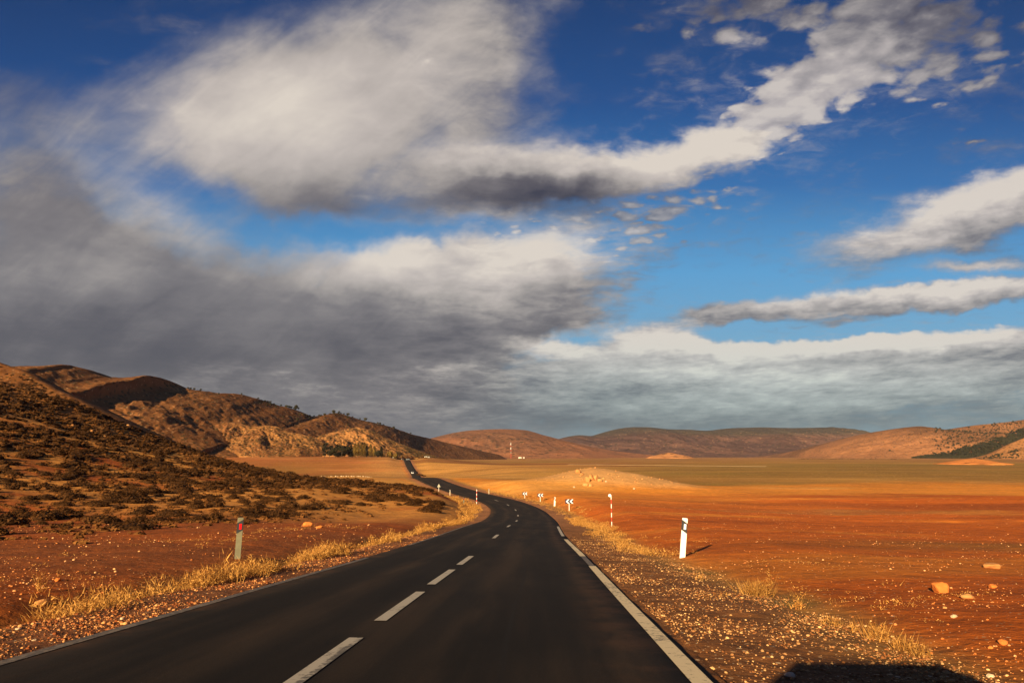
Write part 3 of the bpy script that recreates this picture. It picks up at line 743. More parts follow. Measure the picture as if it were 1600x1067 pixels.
h2, s2 = make_hill('hill', [(-420, 520, 330), (-160, 540, 330), (-60, 556, 330), (0, 568, 325), (40, 584, 320), (80, 606, 310), (130, 630, 300), (200, 668, 285), (260, 700, 270), (320, 728, 260)], 110, -6,
    (.13, .050, .016), (.22, .088, .026), 300, MH_near, prof=1.1, gul=0.10, rough=0.05, gs=26, label='brown scrubby hill shoulder at the far left edge')
hA, sA = make_hill('hill', [(-260, 600, 640), (-60, 584, 680), (0, 580, 690), (25, 572, 700), (60, 571, 710), (95, 568.5, 720), (120, 573, 740), (150, 586, 755), (172, 590, 770), (200, 588, 790), (228, 586, 800), (242, 589, 820), (262, 600, 850), (300, 609, 880), (330, 613, 900), (385, 618, 950), (405, 624, 970), (430, 632, 1000), (460, 641, 1030), (485, 651, 1060), (500, 649.5, 1100), (525, 645.5, 1130), (560, 655, 1180), (600, 664, 1250), (640, 677, 1350), (680, 687, 1500), (720, 697, 1600), (760, 706, 1700), (800, 714, 1800)],
    420, -3.5, (.14, .055, .019), (.22, .090, .030), 320, MH_mid, prof=1.05, gul=0.055, rough=0.042, gs=48, label='long brown ridge with bare shoulders and scattered trees', nu=800, nv=140)
hB, sB = make_hill('hill', [(130, 668, 804), (180, 652, 804), (215, 653, 808), (250, 655, 809), (300, 657, 811), (340, 657, 813), (365, 661, 815), (400, 666, 816), (430, 667, 818), (450, 674, 820), (480, 681, 822), (500, 689, 823), (525, 701, 827), (550, 713, 830), (570, 722, 832)],
    95, -8, (.34, .150, .045), (.22, .085, .028), 340, MH_rock, prof=0.85, gul=0.13, rough=0.09, gs=32, label='tan stony foothill in front of the long ridge')
hC, sC = make_hill('hill', [(440, 684, 930), (470, 678, 940), (500, 680, 950), (520, 675, 950), (540, 670, 950), (562, 668, 955), (580, 672, 960), (605, 685, 965), (640, 699, 970), (665, 709, 975), (690, 716, 980)],
    170, -4, (.38, .17, .052), (.26, .105, .035), 360, MH_rock, prof=1.0, gul=0.16, rough=0.08, gs=34, label='pointed tan hillock covered in small stones behind the poplars')
hD, sD = make_hill('hill', [(600, 704, 3000), (640, 694, 3050), (680, 683, 3100), (720, 674, 3150), (760, 671, 3200), (800, 670.5, 3200), (822, 672, 3200), (850, 680, 3200), (880, 688, 3200), (915, 696, 3200), (950, 703, 3200), (1000, 709, 3200), (1050, 714.5, 3200)],
    1000, -10, (.34, .135, .058), (.22, .095, .045), 380, MH_far, prof=1.3, gul=0.13, rough=0.03, gs=330, label='rounded reddish hill standing behind the village and the mast', nv=110)
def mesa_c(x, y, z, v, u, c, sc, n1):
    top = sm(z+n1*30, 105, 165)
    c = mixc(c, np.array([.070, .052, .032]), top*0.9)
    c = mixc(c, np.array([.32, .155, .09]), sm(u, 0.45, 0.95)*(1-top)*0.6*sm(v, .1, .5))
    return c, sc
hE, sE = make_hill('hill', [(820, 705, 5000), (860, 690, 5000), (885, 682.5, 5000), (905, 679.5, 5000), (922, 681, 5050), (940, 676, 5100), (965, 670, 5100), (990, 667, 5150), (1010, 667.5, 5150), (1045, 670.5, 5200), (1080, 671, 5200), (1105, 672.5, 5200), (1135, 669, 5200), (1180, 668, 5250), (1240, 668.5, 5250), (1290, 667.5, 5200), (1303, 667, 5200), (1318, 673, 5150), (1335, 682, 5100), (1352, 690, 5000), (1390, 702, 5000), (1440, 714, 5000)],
    1700, -12, (.085, .043, .032), (.13, .064, .044), 400, MH_far, prof=1.15, gul=0.20, rough=0.04, gs=420, label='dark flat topped hill with darker scrub along its rim', cfun=mesa_c, nu=600, nv=110)  # dark scrub hill, its colour lowered further in place of cloud shadow
def hf_c(x, y, z, v, u, c, sc, n1):
    return c, np.clip(sc+0.9*sm(x, G(1430, 2500), G(1500, 2500)), 0, 1.6)
hF, sF = make_hill('hill', [(1270, 710, 2700), (1300, 700, 2700), (1330, 688, 2700), (1350, 681, 2700), (1380, 674, 2650), (1410, 669, 2600), (1440, 666.5, 2600), (1465, 670, 2600), (1485, 671, 2600), (1505, 668, 2600), (1530, 664, 2600), (1560, 660, 2550), (1600, 656.5, 2500), (1680, 648, 2500), (1800, 640, 2500), (2000, 640, 2500)],
    850, -9.5, (.30, .128, .052), (.18, .078, .032), 420, MH_mid, prof=1.2, gul=0.20, rough=0.05, gs=210, label='pale orange hill rising at the right edge of the plain', cfun=hf_c, nu=560, nv=130)
hG, sG = make_hill('hill', [(1515, 718, 1850), (1535, 715, 1850), (1550, 710, 1850), (1562, 704, 1850), (1575, 696, 1850), (1588, 690, 1850), (1610, 681, 1850), (1700, 660, 1850), (1850, 650, 1850)],
    330, -9.5, (.32, .14, .048), (.22, .10, .036), 440, MH_mid, prof=1.0, gul=0.16, rough=0.05, gs=70, back=110, label='lower orange spur dotted with trees at the right edge')
hH, sH = make_hill('hill', [(1466, 728, 650), (1480, 725, 655), (1500, 719.5, 660), (1514, 717, 660), (1530, 717, 660), (1545, 720.5, 660), (1562, 722.5, 660), (1590, 725.5, 660), (1620, 729, 660)],
    40, -8.9, (.72, .26, .07), (.62, .19, .05), 460, MH_far, prof=0.8, gul=0.05, rough=0.03, gs=18, label='small bright orange mound on the plain at right', nu=160, nv=40)
hI, sI = make_hill('hill', [(1015, 713.5, 2200), (1032, 709.5, 2200), (1046, 707, 2200), (1060, 709.5, 2200), (1080, 713.5, 2200)],
    110, -9.5, (.58, .25, .09), (.45, .18, .06), 470, MH_far, prof=0.8, gul=0.05, rough=0.03, gs=60, label='tiny orange rise in front of the dark flat topped hill', nu=100, nv=30)

def hill_point(surf, ui, vi):
    x, y, z, v = surf; i = int(ui*(x.shape[0]-1)); j = int(vi*(x.shape[1]-1)); return (x[i, j], y[i, j], z[i, j])
def surf_at(surf, px, vv):
    """point of a hill whose direction from the viewpoint is column px and whose slope position is vv (0 foot, 1 crest)"""
    x, y, z, v = surf; j = int(np.argmin(np.abs(v[0]-vv))); r = x[:, j]/y[:, j]
    i = int(np.argmin(np.abs(r-(px-800)/1090.0))); return (x[i, j], y[i, j], z[i, j])

# ================================================================== plants
def leaf_mat(name, c1, c2, tr=0.25):
    m, n, bs = new_mat(name)
    rnd = attr(n, 'tone').outputs['Fac']; oi = n.n('ShaderNodeObjectInfo').outputs['Random']
    c = n.mix(rnd, tuple(c1)+(1,), tuple(c2)+(1,))
    c = n.vm('SCALE', c, scale=n.m('ADD', 0.8, n.m('MULTIPLY', oi, 0.4)))
    n._in(bs.inputs['Base Color'], c); bs.inputs['Roughness'].default_value = 0.85; bs.inputs['Specular IOR Level'].default_value = 0.1
    tl = n.n('ShaderNodeBsdfTranslucent'); n._in(tl.inputs['Color'], c)
    ms = n.n('ShaderNodeMixShader'); ms.inputs[0].default_value = tr
    m.node_tree.links.new(bs.outputs[0], ms.inputs[1]); m.node_tree.links.new(tl.outputs[0], ms.inputs[2])
    m.node_tree.links.new(ms.outputs[0], m.node_tree.nodes['Material Output'].inputs['Surface'])
    return m
M_bush = leaf_mat('bush_twigs', (.034, .0145, .0045), (.090, .037, .0095), 0.06)
M_scrub2 = leaf_mat('hill_scrub_leaves', (.075, .045, .018), (.15, .085, .030), 0.08)
M_dry = leaf_mat('dry_grass', (.30, .115, .020), (.80, .43, .115), 0.25)
M_green = leaf_mat('tree_leaves', (.026, .024, .009), (.060, .048, .018), 0.12)
M_poplar = leaf_mat('poplar_leaves', (.10, .062, .014), (.24, .145, .032), 0.15)
M_bark = simple('bark', (.10, .065, .04), 0.9, 0.3)

def lumpy(R, Hh, seed, nu=12, nv=6, amp=0.25, flat=0.0):
    """closed lumpy dome sitting on the ground"""
    th = np.linspace(0, 2*np.pi, nu, endpoint=False); ph = np.linspace(0, np.pi/2, nv)
    T, Pp = np.meshgrid(th, ph, indexing='ij')
    k = 1+amp*fbm(np.cos(T)*1.5+seed*3.1, np.sin(T)*1.5+Pp*1.3, 3, seed)
    x = R*k*np.cos(T)*np.cos(Pp); y = R*k*np.sin(T)*np.cos(Pp); z = Hh*k*np.sin(Pp)-0.03
    v = np.stack([x, y, z], -1).reshape(-1, 3)
    f = []
    for i in range(nu):
        for j in range(nv-1):
            f.append((i*nv+j, ((i+1) % nu)*nv+j, ((i+1) % nu)*nv+j+1, i*nv+j+1))
    return v, np.array(f)
def leaf_tris(cent, nrm, size, r):
    """one triangle per centre, roughly facing nrm"""
    n_ = len(cent); a = r.normal(size=(n_, 3)); a -= (a*nrm).sum(1)[:, None]*nrm*0.6; a /= np.linalg.norm(a, axis=1)[:, None]
    b = np.cross(nrm, a)+r.normal(size=(n_, 3))*0.35; b /= np.linalg.norm(b, axis=1)[:, None]
    s = size[:, None] if hasattr(size, '__len__') else size
    v = np.stack([cent-a*s*0.5, cent+a*s*0.5, cent+b*s], 1).reshape(-1, 3)
    return v, np.arange(3*n_).reshape(-1, 3)
def bush_geo(R, Hh, seed, n_leaf, ls):
    r = np.random.default_rng(seed)
    v, f = lumpy(R*0.82, Hh*0.80, seed, 10, 5)  # solid dark core inside the leaves, added to block light
    th = r.uniform(0, 2*np.pi, n_leaf); ph = np.arcsin(r.uniform(0, 1, n_leaf)**0.9)
    k = (1+0.25*fbm(np.cos(th)*1.5+seed*3.1, np.sin(th)*1.5+ph*1.3, 3, seed))*r.uniform(0.82, 1.08, n_leaf)
    c = np.stack([R*k*np.cos(th)*np.cos(ph), R*k*np.sin(th)*np.cos(ph), Hh*k*np.sin(ph)], 1)
    nn = c/np.array([R*R, R*R, Hh*Hh]); nn /= np.linalg.norm(nn, axis=1)[:, None]
    lv, lf = leaf_tris(c, nn, r.uniform(0.7, 1.3, n_leaf)*ls, r)
    tris = np.concatenate([f[:, [0, 1, 2]], f[:, [0, 2, 3]]])
    V_ = np.concatenate([v, lv]); F_ = np.concatenate([tris, lf+len(v)])
    tone = np.concatenate([np.full(len(v), 0.1), np.repeat(r.uniform(0, 1, n_leaf), 3)])
    return V_, F_, tone
bush_var = [bush_geo(0.62*s, 0.40*h, 500+i, 420, 0.075) for i, (s, h) in enumerate(((1, 1), (1.15, .9), (.9, 1.15), (1.05, 1.0), (0.85, 0.85)))]
bush_low = [bush_geo(0.62, 0.42, 600+i, 46, 0.20) for i in range(6)]
bush_vlow = [bush_geo(0.66, 0.42, 620+i, 14, 0.34) for i in range(4)]

# where bushes grow: the near hillside and the bank by the bend
def bush_field():
    r = np.random.default_rng(11); out = []
    N_ = 52000
    X = r.uniform(-175, -9, N_); Y = r.uniform(20, 245, N_)
    az = -X/Y
    d, _ = road_lat(X, Y)
    yc = np.interp(-X, CYk, CYv)
    foot = np.interp(Y, [20, 27, 44, 54, 66, 74, 100, 122, 260], [19, 19, 17.2, 15.2, 17.0, 15, 12, 12, 24])
    clump = fbm(X/3.2, Y/3.2, 3, 71); big = fbm(X/14, Y/10, 3, 73)
    dens = sm(-X, foot, foot+2.5)*np.clip(0.58+1.2*clump+0.45*big, 0.10, 1)
    dens *= (az < 0.86)*(Y < yc+45)
    # open orange ground between the main slope and the bank
    gap = np.exp(-(((X+21)/5.5)**2+((Y-80)/8)**2)); dens *= 1-0.93*np.clip(gap*1.4, 0, 1)
    dens *= np.where((Y > 92)&(X > -36), np.where(Y < 128, 0.85, 0), 1)
    dens *= lerp(0.62, 1.0, sm(Y, 60, 110))
    # thin with distance from the foot of the slope so that counts stay sane
    keep = r.uniform(size=N_) < dens*0.40
    X, Y = X[keep], Y[keep]
    # a few on the flat before the slope
    return X, Y
BX, BY = bush_field()
BZ = H(BX, BY)
scl = 0.45+rng.gamma(4.0, 0.17, len(BX)); scl = np.clip(scl, 0.5, 2.0)
inview = (np.abs(BX/BY) < 0.78)
vis = scl/np.hypot(BX, BY)*inview
order = np.argsort(-vis)
near_ids = order[:240]; rest = order[240:]
rest = rest[inview[rest] | (rng.uniform(size=len(rest)) < 0.4)]
bm_meshes = []
for i, (v_, f_, t_) in enumerate(bush_var):
    o_ = mesh_np('bush', v_, f_, M_bush, {'tone': t_}); bm_meshes.append(o_)
GB = 'dark cushion bushes on the slope left of the road'
LBUSH = 'low dark brown cushion bush on the orange slope left of the road'
for k, i in enumerate(near_ids):
    src = bm_meshes[k % 5]
    o_ = src if k < 5 else src.copy()
    if k >= 5: COL.objects.link(o_)
    s_ = float(scl[i]); o_.location = (BX[i], BY[i], BZ[i]-0.03); o_.rotation_euler = (0, 0, random.uniform(0, 6.28))
    o_.scale = (s_*random.uniform(.9, 1.3), s_, s_*random.uniform(.75, 1.15))
    tag(o_, LBUSH, 'bush', GB)
def scatter_mesh(name, X, Y, Z, S_, variants, mat, seed, zs=None, tones=None):
    r = np.random.default_rng(seed); Vs, Fs, Ts = [], [], []; off_ = 0
    which = r.integers(0, len(variants), len(X)); rot = r.uniform(0, 2*np.pi, len(X))
    for w_, (v_, f_, t_) in enumerate(variants):
        idx = np.where(which == w_)[0]
        if not len(idx): continue
        ca, sa = np.cos(rot[idx])[:, None], np.sin(rot[idx])[:, None]; s_ = S_[idx][:, None]
        x = (v_[None, :, 0]*ca-v_[None, :, 1]*sa)*s_+X[idx][:, None]; y = (v_[None, :, 0]*sa+v_[None, :, 1]*ca)*s_+Y[idx][:, None]
        z = v_[None, :, 2]*s_*(1 if zs is None else zs)+Z[idx][:, None]
        Vs.append(np.stack([x, y, z], -1).reshape(-1, 3))
        Fs.append((f_[None]+(np.arange(len(idx))*len(v_))[:, None, None]).reshape(-1, f_.shape[1])+off_); off_ += len(idx)*len(v_)
        Ts.append((np.tile(t_, (len(idx), 1))*0.7+r.uniform(0, 0.3, (len(idx), 1)) if tones is None else np.repeat(tones(r, len(idx)), len(v_))).ravel())
    return mesh_np(name, np.concatenate(Vs), np.concatenate(Fs), mat, {'tone': np.concatenate(Ts)})
rr = np.hypot(BX[rest], BY[rest]); nr = rest[rr < 90]; fr = rest[rr >= 90]
print('bushes', len(near_ids), len(nr), len(fr))
Vall = scatter_mesh('scrub', BX[nr], BY[nr], BZ[nr]-0.03, scl[nr], bush_low, M_bush, 12)
tag(Vall, 'dark low scrub covering the lower hillside at left', 'scrub', kind='stuff')
# small growth between the bushes, all over the slope
r_ = np.random.default_rng(19); n0 = 95000; X_ = r_.uniform(-270, -10, n0); Y_ = r_.uniform(20, 340, n0)
k_ = (-X_ > np.interp(Y_, [20, 44, 54, 66, 74, 100, 122, 260], [19, 16.5, 14.5, 16, 14, 11, 11, 22])+r_.normal(size=n0)*1.5)&(np.abs(X_/Y_) < .8)&(np.clip(0.45+0.9*fbm(X_/1.7, Y_/1.7, 3, 76), 0, 1) > r_.uniform(size=n0))
k_ &= (Y_ < np.interp(-X_, CYk, CYv)+45)&~((Y_ > 124)&(X_ > -32))
k_ &= (np.exp(-(((X_+21)/5)**2+((Y_-80)/7)**2)) < r_.uniform(0.2, 1, n0))
X_, Y_ = X_[k_], Y_[k_]
M_low = leaf_mat('low_growth', (.10, .036, .009), (.22, .09, .022), 0.06)
o_ = scatter_mesh('scrub', X_, Y_, H(X_, Y_)-0.03, r_.uniform(0.15, 0.5, len(X_))*(0.8+np.hypot(X_, Y_)/160), bush_vlow, M_low, 20)
tag(o_, 'small brown growth between the bushes on the left hillside', 'scrub', kind='stuff')
Vall2 = scatter_mesh('scrub', BX[fr], BY[fr], BZ[fr]-0.03, scl[fr]*1.0, bush_vlow, M_bush, 13)
tag(Vall2, 'small dark scrub fading up the far part of the left hillside', 'scrub', kind='stuff')
# dark scrub on hill shoulder behind
def scatter_on(surf, n_, f, r):
    x, y, z, v = surf; i = r.integers(1, x.shape[0]-1, n_); j = r.integers(2, int(x.shape[1]*0.74), n_)
    k = f(x[i, j], y[i, j], z[i, j], v[i, j]) > r.uniform(size=n_); i, j = i[k], j[k]
    return x[i, j], y[i, j], z[i, j]
r_ = np.random.default_rng(15)
x_, y_, z_ = scatter_on(s2, 26000, lambda x, y, z, v: 0.6+0.9*fbm(x/12, y/12, 3, 77)+0*x, r_)
o_ = scatter_mesh('scrub', x_, y_, z_-0.1, r_.uniform(0.6, 1.7, len(x_)), bush_vlow, M_bush, 16)
tag(o_, 'fine dark scrub on the brown shoulder at the far left edge', 'scrub', kind='stuff')
x_, y_, z_ = scatter_on(sB, 9000, lambda x, y, z, v: 0.30+0.6*fbm(x/14, y/14, 3, 79)+0*x, r_)
o_ = scatter_mesh('scrub', x_, y_, z_-0.1, r_.uniform(0.9, 2.2, len(x_)), bush_vlow, M_scrub2, 17)
tag(o_, 'brown scrub dotted over the tan stony foothill', 'scrub', kind='stuff')
x_, y_, z_ = scatter_on(sC, 6000, lambda x, y, z, v: 0.30+0.6*fbm(x/24, y/24, 3, 81)+0*x, r_)
o_ = scatter_mesh('scrub', x_, y_, z_-0.1, r_.uniform(1.3, 2.6, len(x_)), bush_vlow, M_scrub2, 18)
tag(o_, 'brown scrub dotted over the pointed tan hillock', 'scrub', kind='stuff')

def ground_at(px, py, lim=None):
    """first ground point seen along that line of sight"""
    ys = np.concatenate([np.arange(3, 60, 0.1), np.arange(60, 400, 0.5), np.arange(400, 3000, 4)])
    o = py-533.5; fw = F*CP + o*SP; z = (F*SP - o*CP)/fw*ys; x = (px-800)/fw*ys
    h = H(x, ys); k = np.argmax(h >= z)
    if lim and ys[k] > lim: k = int(np.argmin(np.where(ys < lim, np.where(ys > lim*0.6, z-h, 99), 99)))
    return (float(x[k]), float(ys[k]), float(h[k]))
GBB = 'dark bushes in the cluster inside the bend'
random.seed(77)
for k in range(44):
    if k < 30: a = random.gauss(0, .5); px, py = 626+a*36, 781+a*7+random.gauss(0, 5.0); lab = 'dark bush in the cluster inside the bend, left of the road'
    else: px, py = random.gauss(678, 9), random.gauss(791, 4.5); lab = 'dark bush in the small cluster nearest the inside of the bend'
    x, y, z = ground_at(px, py); s_ = random.uniform(0.55, 1.35)
    o_ = bm_meshes[k % 5].copy(); COL.objects.link(o_); o_.location = (x, y, z-0.04); o_.rotation_euler = (0, 0, random.uniform(0, 6)); o_.scale = (s_*1.25, s_, s_*0.95)
    tag(o_, lab, 'bush', GBB)
# ------------------------------------------------------------------ dry grass
def join3(lst):
    V_, F_, T_, o = [], [], [], 0
    for v, f, t in lst: V_.append(v); F_.append(f+o); T_.append(t); o += len(v)
    return np.concatenate(V_), np.concatenate(F_), np.concatenate(T_)
def blades(cx, cy, n_per, h, spread, r, lean=0.5, w=0.006, hz=None):
    n_ = len(cx)*n_per; x = np.repeat(cx, n_per)+r.normal(size=n_)*np.repeat(spread, n_per)*0.5; y = np.repeat(cy, n_per)+r.normal(size=n_)*np.repeat(spread, n_per)*0.5
    z = H(x, y)-0.01; hh = np.repeat(h, n_per)*r.uniform(0.45, 1.1, n_)
    an = r.uniform(0, 2*np.pi, n_); ln = hh*lean*r.uniform(0.1, 1.1, n_)
    outx = (x-np.repeat(cx, n_per))/np.maximum(np.repeat(spread, n_per), .05); outy = (y-np.repeat(cy, n_per))/np.maximum(np.repeat(spread, n_per), .05)
    tx = x+np.cos(an)*ln+outx*hh*0.5; ty = y+np.sin(an)*ln+outy*hh*0.5
    pa = r.uniform(0, np.pi, n_); ww = w*r.uniform(0.6, 1.6, n_)*(1+np.hypot(x, y)*0.045)
    v = np.stack([np.stack([x-np.cos(pa)*ww, y-np.sin(pa)*ww, z], 1), np.stack([x+np.cos(pa)*ww, y+np.sin(pa)*ww, z], 1), np.stack([tx, ty, z+hh], 1)], 1)
    tone = np.repeat(r.uniform(0, 1, n_), 3)
    return v.reshape(-1, 3), np.arange(3*n_).reshape(-1, 3), tone
def weeds(cx, cy, n_per, h, spread, r, w=0.0035):
    """branching dry weeds: short thin twigs at all heights of a loose ball"""
    n_ = len(cx)*n_per; hh = np.repeat(h, n_per); sp = np.repeat(spread, n_per)
    d = r.normal(size=(n_, 3)); d /= np.linalg.norm(d, axis=1)[:, None]; rad = r.uniform(0.1, 1, n_)**0.6
    x = np.repeat(cx, n_per)+d[:, 0]*sp*rad; y = np.repeat(cy, n_per)+d[:, 1]*sp*rad
    zr_ = H(x, y); z = zr_+hh*(0.10+0.80*np.abs(d[:, 2])*rad*1.0)
    out = d+np.array([0, 0, 0.7])+r.normal(size=(n_, 3))*0.7; out /= np.linalg.norm(out, axis=1)[:, None]
    ln = (hh*r.uniform(0.12, 0.34, n_))[:, None]; pa = r.normal(size=(n_, 3)); pa -= (pa*out).sum(1)[:, None]*out; pa /= np.linalg.norm(pa, axis=1)[:, None]
    ww = (w*r.uniform(0.6, 1.6, n_)*(1+np.hypot(x, y)*0.07))[:, None]; c = np.stack([x, y, z], 1)
    v = np.stack([c-pa*ww, c+pa*ww, c+out*ln], 1).reshape(-1, 3)
    return v, np.arange(3*n_).reshape(-1, 3), np.repeat(r.uniform(0, 1, n_)**1.3, 3)
def grass_band(side, y0, y1, n_t, d0, d1, hmin, hmax, npb, seed, f=None):
    r = np.random.default_rng(seed); s = r.uniform(s_of_Y(y0), s_of_Y(y1), n_t)
    # denser near so that the band reads evenly in the picture
    lat = r.uniform(d0, d1, n_t)*side
    p = at_s(s, 0.0); nx = np.interp(s, RS, RN[:, 0]); ny = np.interp(s, RS, RN[:, 1])
    x = p[:, 0]+nx*lat; y = p[:, 1]+ny*lat
    m_ = (f(x, y, np.abs(lat), s) if f else 1.0) > r.uniform(size=n_t)
    x, y = x[m_], y[m_]; n_ = len(x)
    hs = r.uniform(hmin, hmax, n_)*(0.65+0.5*r.uniform(size=n_)**3+0.55*np.clip(fbm(x/1.6, y/1.6, 3, 94)+0.1, 0, 1))
    return join3([blades(x, y, max(3, npb//3), hs, r.uniform(0.10, 0.28, n_), r, 0.8, 0.0028), weeds(x, y, npb*2, hs*0.95, r.uniform(0.14, 0.30, n_), r)])
def lband(x, y, l, s):
    e = 4.75+fbm(x/5, y/5, 3, 91)*0.45+np.clip(y-40, 0, 100)*0.012
    q = np.exp(-((l-e)/(0.50+np.clip(y-30, 0, 80)*0.012))**2)*np.clip(0.34+1.9*fbm(x/1.8, y/1.8, 4, 93), 0.01, 1)
    return q*lerp(0.10, 1.0, sm(y, 9.0, 11.5))
gl = grass_band(-1, 5.5, 60, 5200, 3.8, 6.6, 0.20, 0.46, 24, 21, lband)
gl2 = grass_band(-1, 55, 122, 2600, 4.0, 8.5, 0.22, 0.55, 14, 22, lband)
gl3 = grass_band(-1, 6, 40, 1500, 4.0, 12.0, 0.06, 0.16, 10, 23, lambda x, y, l, s: 0.06+0.5*fbm(x/3, y/3, 3, 95))
v_, f_, t_ = join3([gl, gl2, gl3]); o_ = mesh_np('dry_grass', v_, f_, M_dry, {'tone': t_})
tag(o_, 'golden dry grass in a band along the left shoulder', 'grass', kind='stuff')
def rband(x, y, l, s):
    e = 5.6+fbm(x/5, y/5, 3, 97)*0.5
    q = np.exp(-((l-e)/0.75)**2)*np.clip(0.35+1.4*fbm(x/2.0, y/2.0, 4, 99), 0.0, 1)
    return q*(0.035+1.0*sm(y, 17, 26)*(1-sm(y, 60, 72))+0.10*sm(y, 11, 17))
gr = grass_band(1, 5.5, 75, 4200, 4.3, 8.0, 0.10, 0.34, 18, 24, rband)
gr2 = grass_band(1, 75, 135, 900, 4.3, 8.0, 0.10, 0.30, 10, 25, lambda x, y, l, s: 0.35+0*x)
gr3 = grass_band(1, 6, 30, 900, 4.6, 9.0, 0.04, 0.12, 9, 26, lambda x, y, l, s: 0.08+0.6*fbm(x/2, y/2, 3, 98))
v_, f_, t_ = join3([gr, gr2, gr3]); o_ = mesh_np('dry_grass', v_, f_, M_dry, {'tone': t_})
tag(o_, 'golden dry grass scattered beyond the right shoulder', 'grass', kind='stuff')

def tuft(px, py, h, w, n_, lab, seed, lean=0.6):
    x, y, z = ground_at(px, py); r = np.random.default_rng(seed)
    v, f, t = join3([blades(np.full(6, x), np.full(6, y), max(1, n_//16), np.full(6, h), np.full(6, w), r, lean, w=0.0022), weeds(np.full(6, x), np.full(6, y), n_//5, np.full(6, h*0.9), np.full(6, w*0.9), r, 0.0028)])
    v = v-np.array([x, y, z]); o_ = mesh_np('grass_tuft', v, f, M_dry, {'tone': t}); o_.location = (x, y, z)
    return tag(o_, lab, 'grass tuft', 'dry tufts standing along the right shoulder')
tuft(1183, 931, 0.34, 0.30, 420, 'widest round golden tuft, right of the white post', 31)
tuft(1248, 952, 0.22, 0.10, 90, 'thin upright golden tuft just right of the widest round tuft', 32, 0.3)
tuft(1301, 978, 0.16, 0.14, 110, 'low golden tuft between the widest round tuft and the branching bright tuft', 33)
tuft(1334, 988, 0.22, 0.05, 40, 'single thin dry stalk left of the branching bright tuft', 34, 0.25)
tuft(1373, 1001, 0.27, 0.14, 190, 'bright branching golden tuft standing alone near the bottom right', 35)
tuft(1413, 1018, 0.20, 0.16, 150, 'small golden tuft below right of the bright branching one', 36)
tuft(1437, 1026, 0.17, 0.14, 130, 'lowest golden tuft beside the shadow at the bottom right', 37)
tuft(1203, 918, 0.40, 0.06, 40, 'tall thin dry stalk behind the widest round tuft', 38, 0.25)
tuft(62, 925, 0.42, 0.10, 60, 'leaning dry stalk standing alone on the left verge', 39, 0.5)

# ------------------------------------------------------------------ stones
def stone_geo(seed, sub=1):
    bm = bmesh.new(); bmesh.ops.create_icosphere(bm, subdivisions=sub, radius=1)
    r = random.Random(seed); o = Vector((r.uniform(0, 50), r.uniform(0, 50), 0))
    cuts = [(Vector((r.gauss(0, 1), r.gauss(0, 1), r.gauss(0, 1))).normalized(), r.uniform(0.55, 0.85)) for _ in range(7)]
    for v in bm.verts:
        p = v.co.copy()
        for n_, d_ in cuts:
            q = p.dot(n_)
            if q > d_: p -= n_*(q-d_)
        k = 1+0.17*float(fbm(np.array([p.x*1.9+o.x]), np.array([p.y*1.9+p.z*2.3+o.y]), 4, seed)[0])
        v.co = p*k
    bm.verts.ensure_lookup_table()
    V_ = np.array([v.co[:] for v in bm.verts]); F_ = np.array([[v.index for v in f.verts] for f in bm.faces]); bm.free()
    V_[:, 2] *= 0.72
    return V_, F_, np.full(len(V_), 0.5)
def stone_mat(name, c1, c2):
    m, n, bs = new_mat(name); rnd = attr(n, 'tone').outputs['Fac']
    geo = n.n('ShaderNodeNewGeometry').outputs['Position']
    c = n.mix(rnd, tuple(c1)+(1,), tuple(c2)+(1,)); f = n.noise(geo, 9, 6, 0.65)
    c = n.vm('SCALE', c, scale=n.m('ADD', 0.55, n.m('MULTIPLY', f, 0.9))); n._in(bs.inputs['Base Color'], c)
    bs.inputs['Roughness'].default_value = 0.95; bs.inputs['Specular IOR Level'].default_value = 0.1
    b = n.n('ShaderNodeBump'); b.inputs['Strength'].default_value = 0.6; b.inputs['Distance'].default_value = 0.05
    n._in(b.inputs['Height'], f); n._in(bs.inputs['Normal'], b.outputs[0]); return m
M_grav = stone_mat('gravel_stones', (.22, .082, .026), (.78, .46, .19))
M_gravl = stone_mat('red_gravel_stones', (.22, .062, .018), (.74, .36, .13))
M_rock = stone_mat('rock', (.46, .20, .065), (.58, .30, .11))
M_redrock = stone_mat('red_rock', (.52, .15, .030), (.62, .21, .05))
M_white = stone_mat('pale_stones', (.50, .33, .19), (.68, .50, .32))
peb_var = [stone_geo(700+i) for i in range(8)]
def tiny(vs):                                   # 20-face versions share the meshes of create_icosphere(1)
    return vs
def gravel(side, n_, d0, d1, y0, y1, smin, smax, seed, name, lab, mat, pw=1.0):
    r = np.random.default_rng(seed)
    yy = np.exp(r.uniform(np.log(y0), np.log(y1), n_)); s = np.interp(yy, RC[:, 1], RS)
    lat = (d0+(d1-d0)*r.uniform(0, 1, n_)**pw)*side; p = at_s(s)
    x = p[:, 0]+np.interp(s, RS, RN[:, 0])*lat; y = p[:, 1]+np.interp(s, RS, RN[:, 1])*lat
    k = np.clip(0.50+1.0*fbm(x/0.8, y/0.8, 4, seed+1), 0.06, 1) > r.uniform(size=n_); x, y = x[k], y[k]
    sz = smin*(1+r.gamma(1.3, 0.55, len(x))*(smax/smin-1)*0.35); sz = np.clip(sz, smin, smax)
    z = H(x, y)+sz*0.12
    o = scatter_mesh(name, x, y, z, sz, peb_var, mat, seed+2, tones=lambda r, n: r.uniform(0, 1, n)**3)
    tag(o, lab, 'gravel', kind='stuff'); return o
gravel(1, 30000, RW+0.10, RW+2.9, 4.8, 34, 0.004, 0.030, 41, 'gravel', 'loose brown and tan gravel on the right shoulder', M_grav)
gravel(-1, 15000, LW+0.08, LW+2.0, 6.5, 36, 0.005, 0.036, 44, 'gravel', 'loose reddish gravel on the left shoulder', M_gravl)
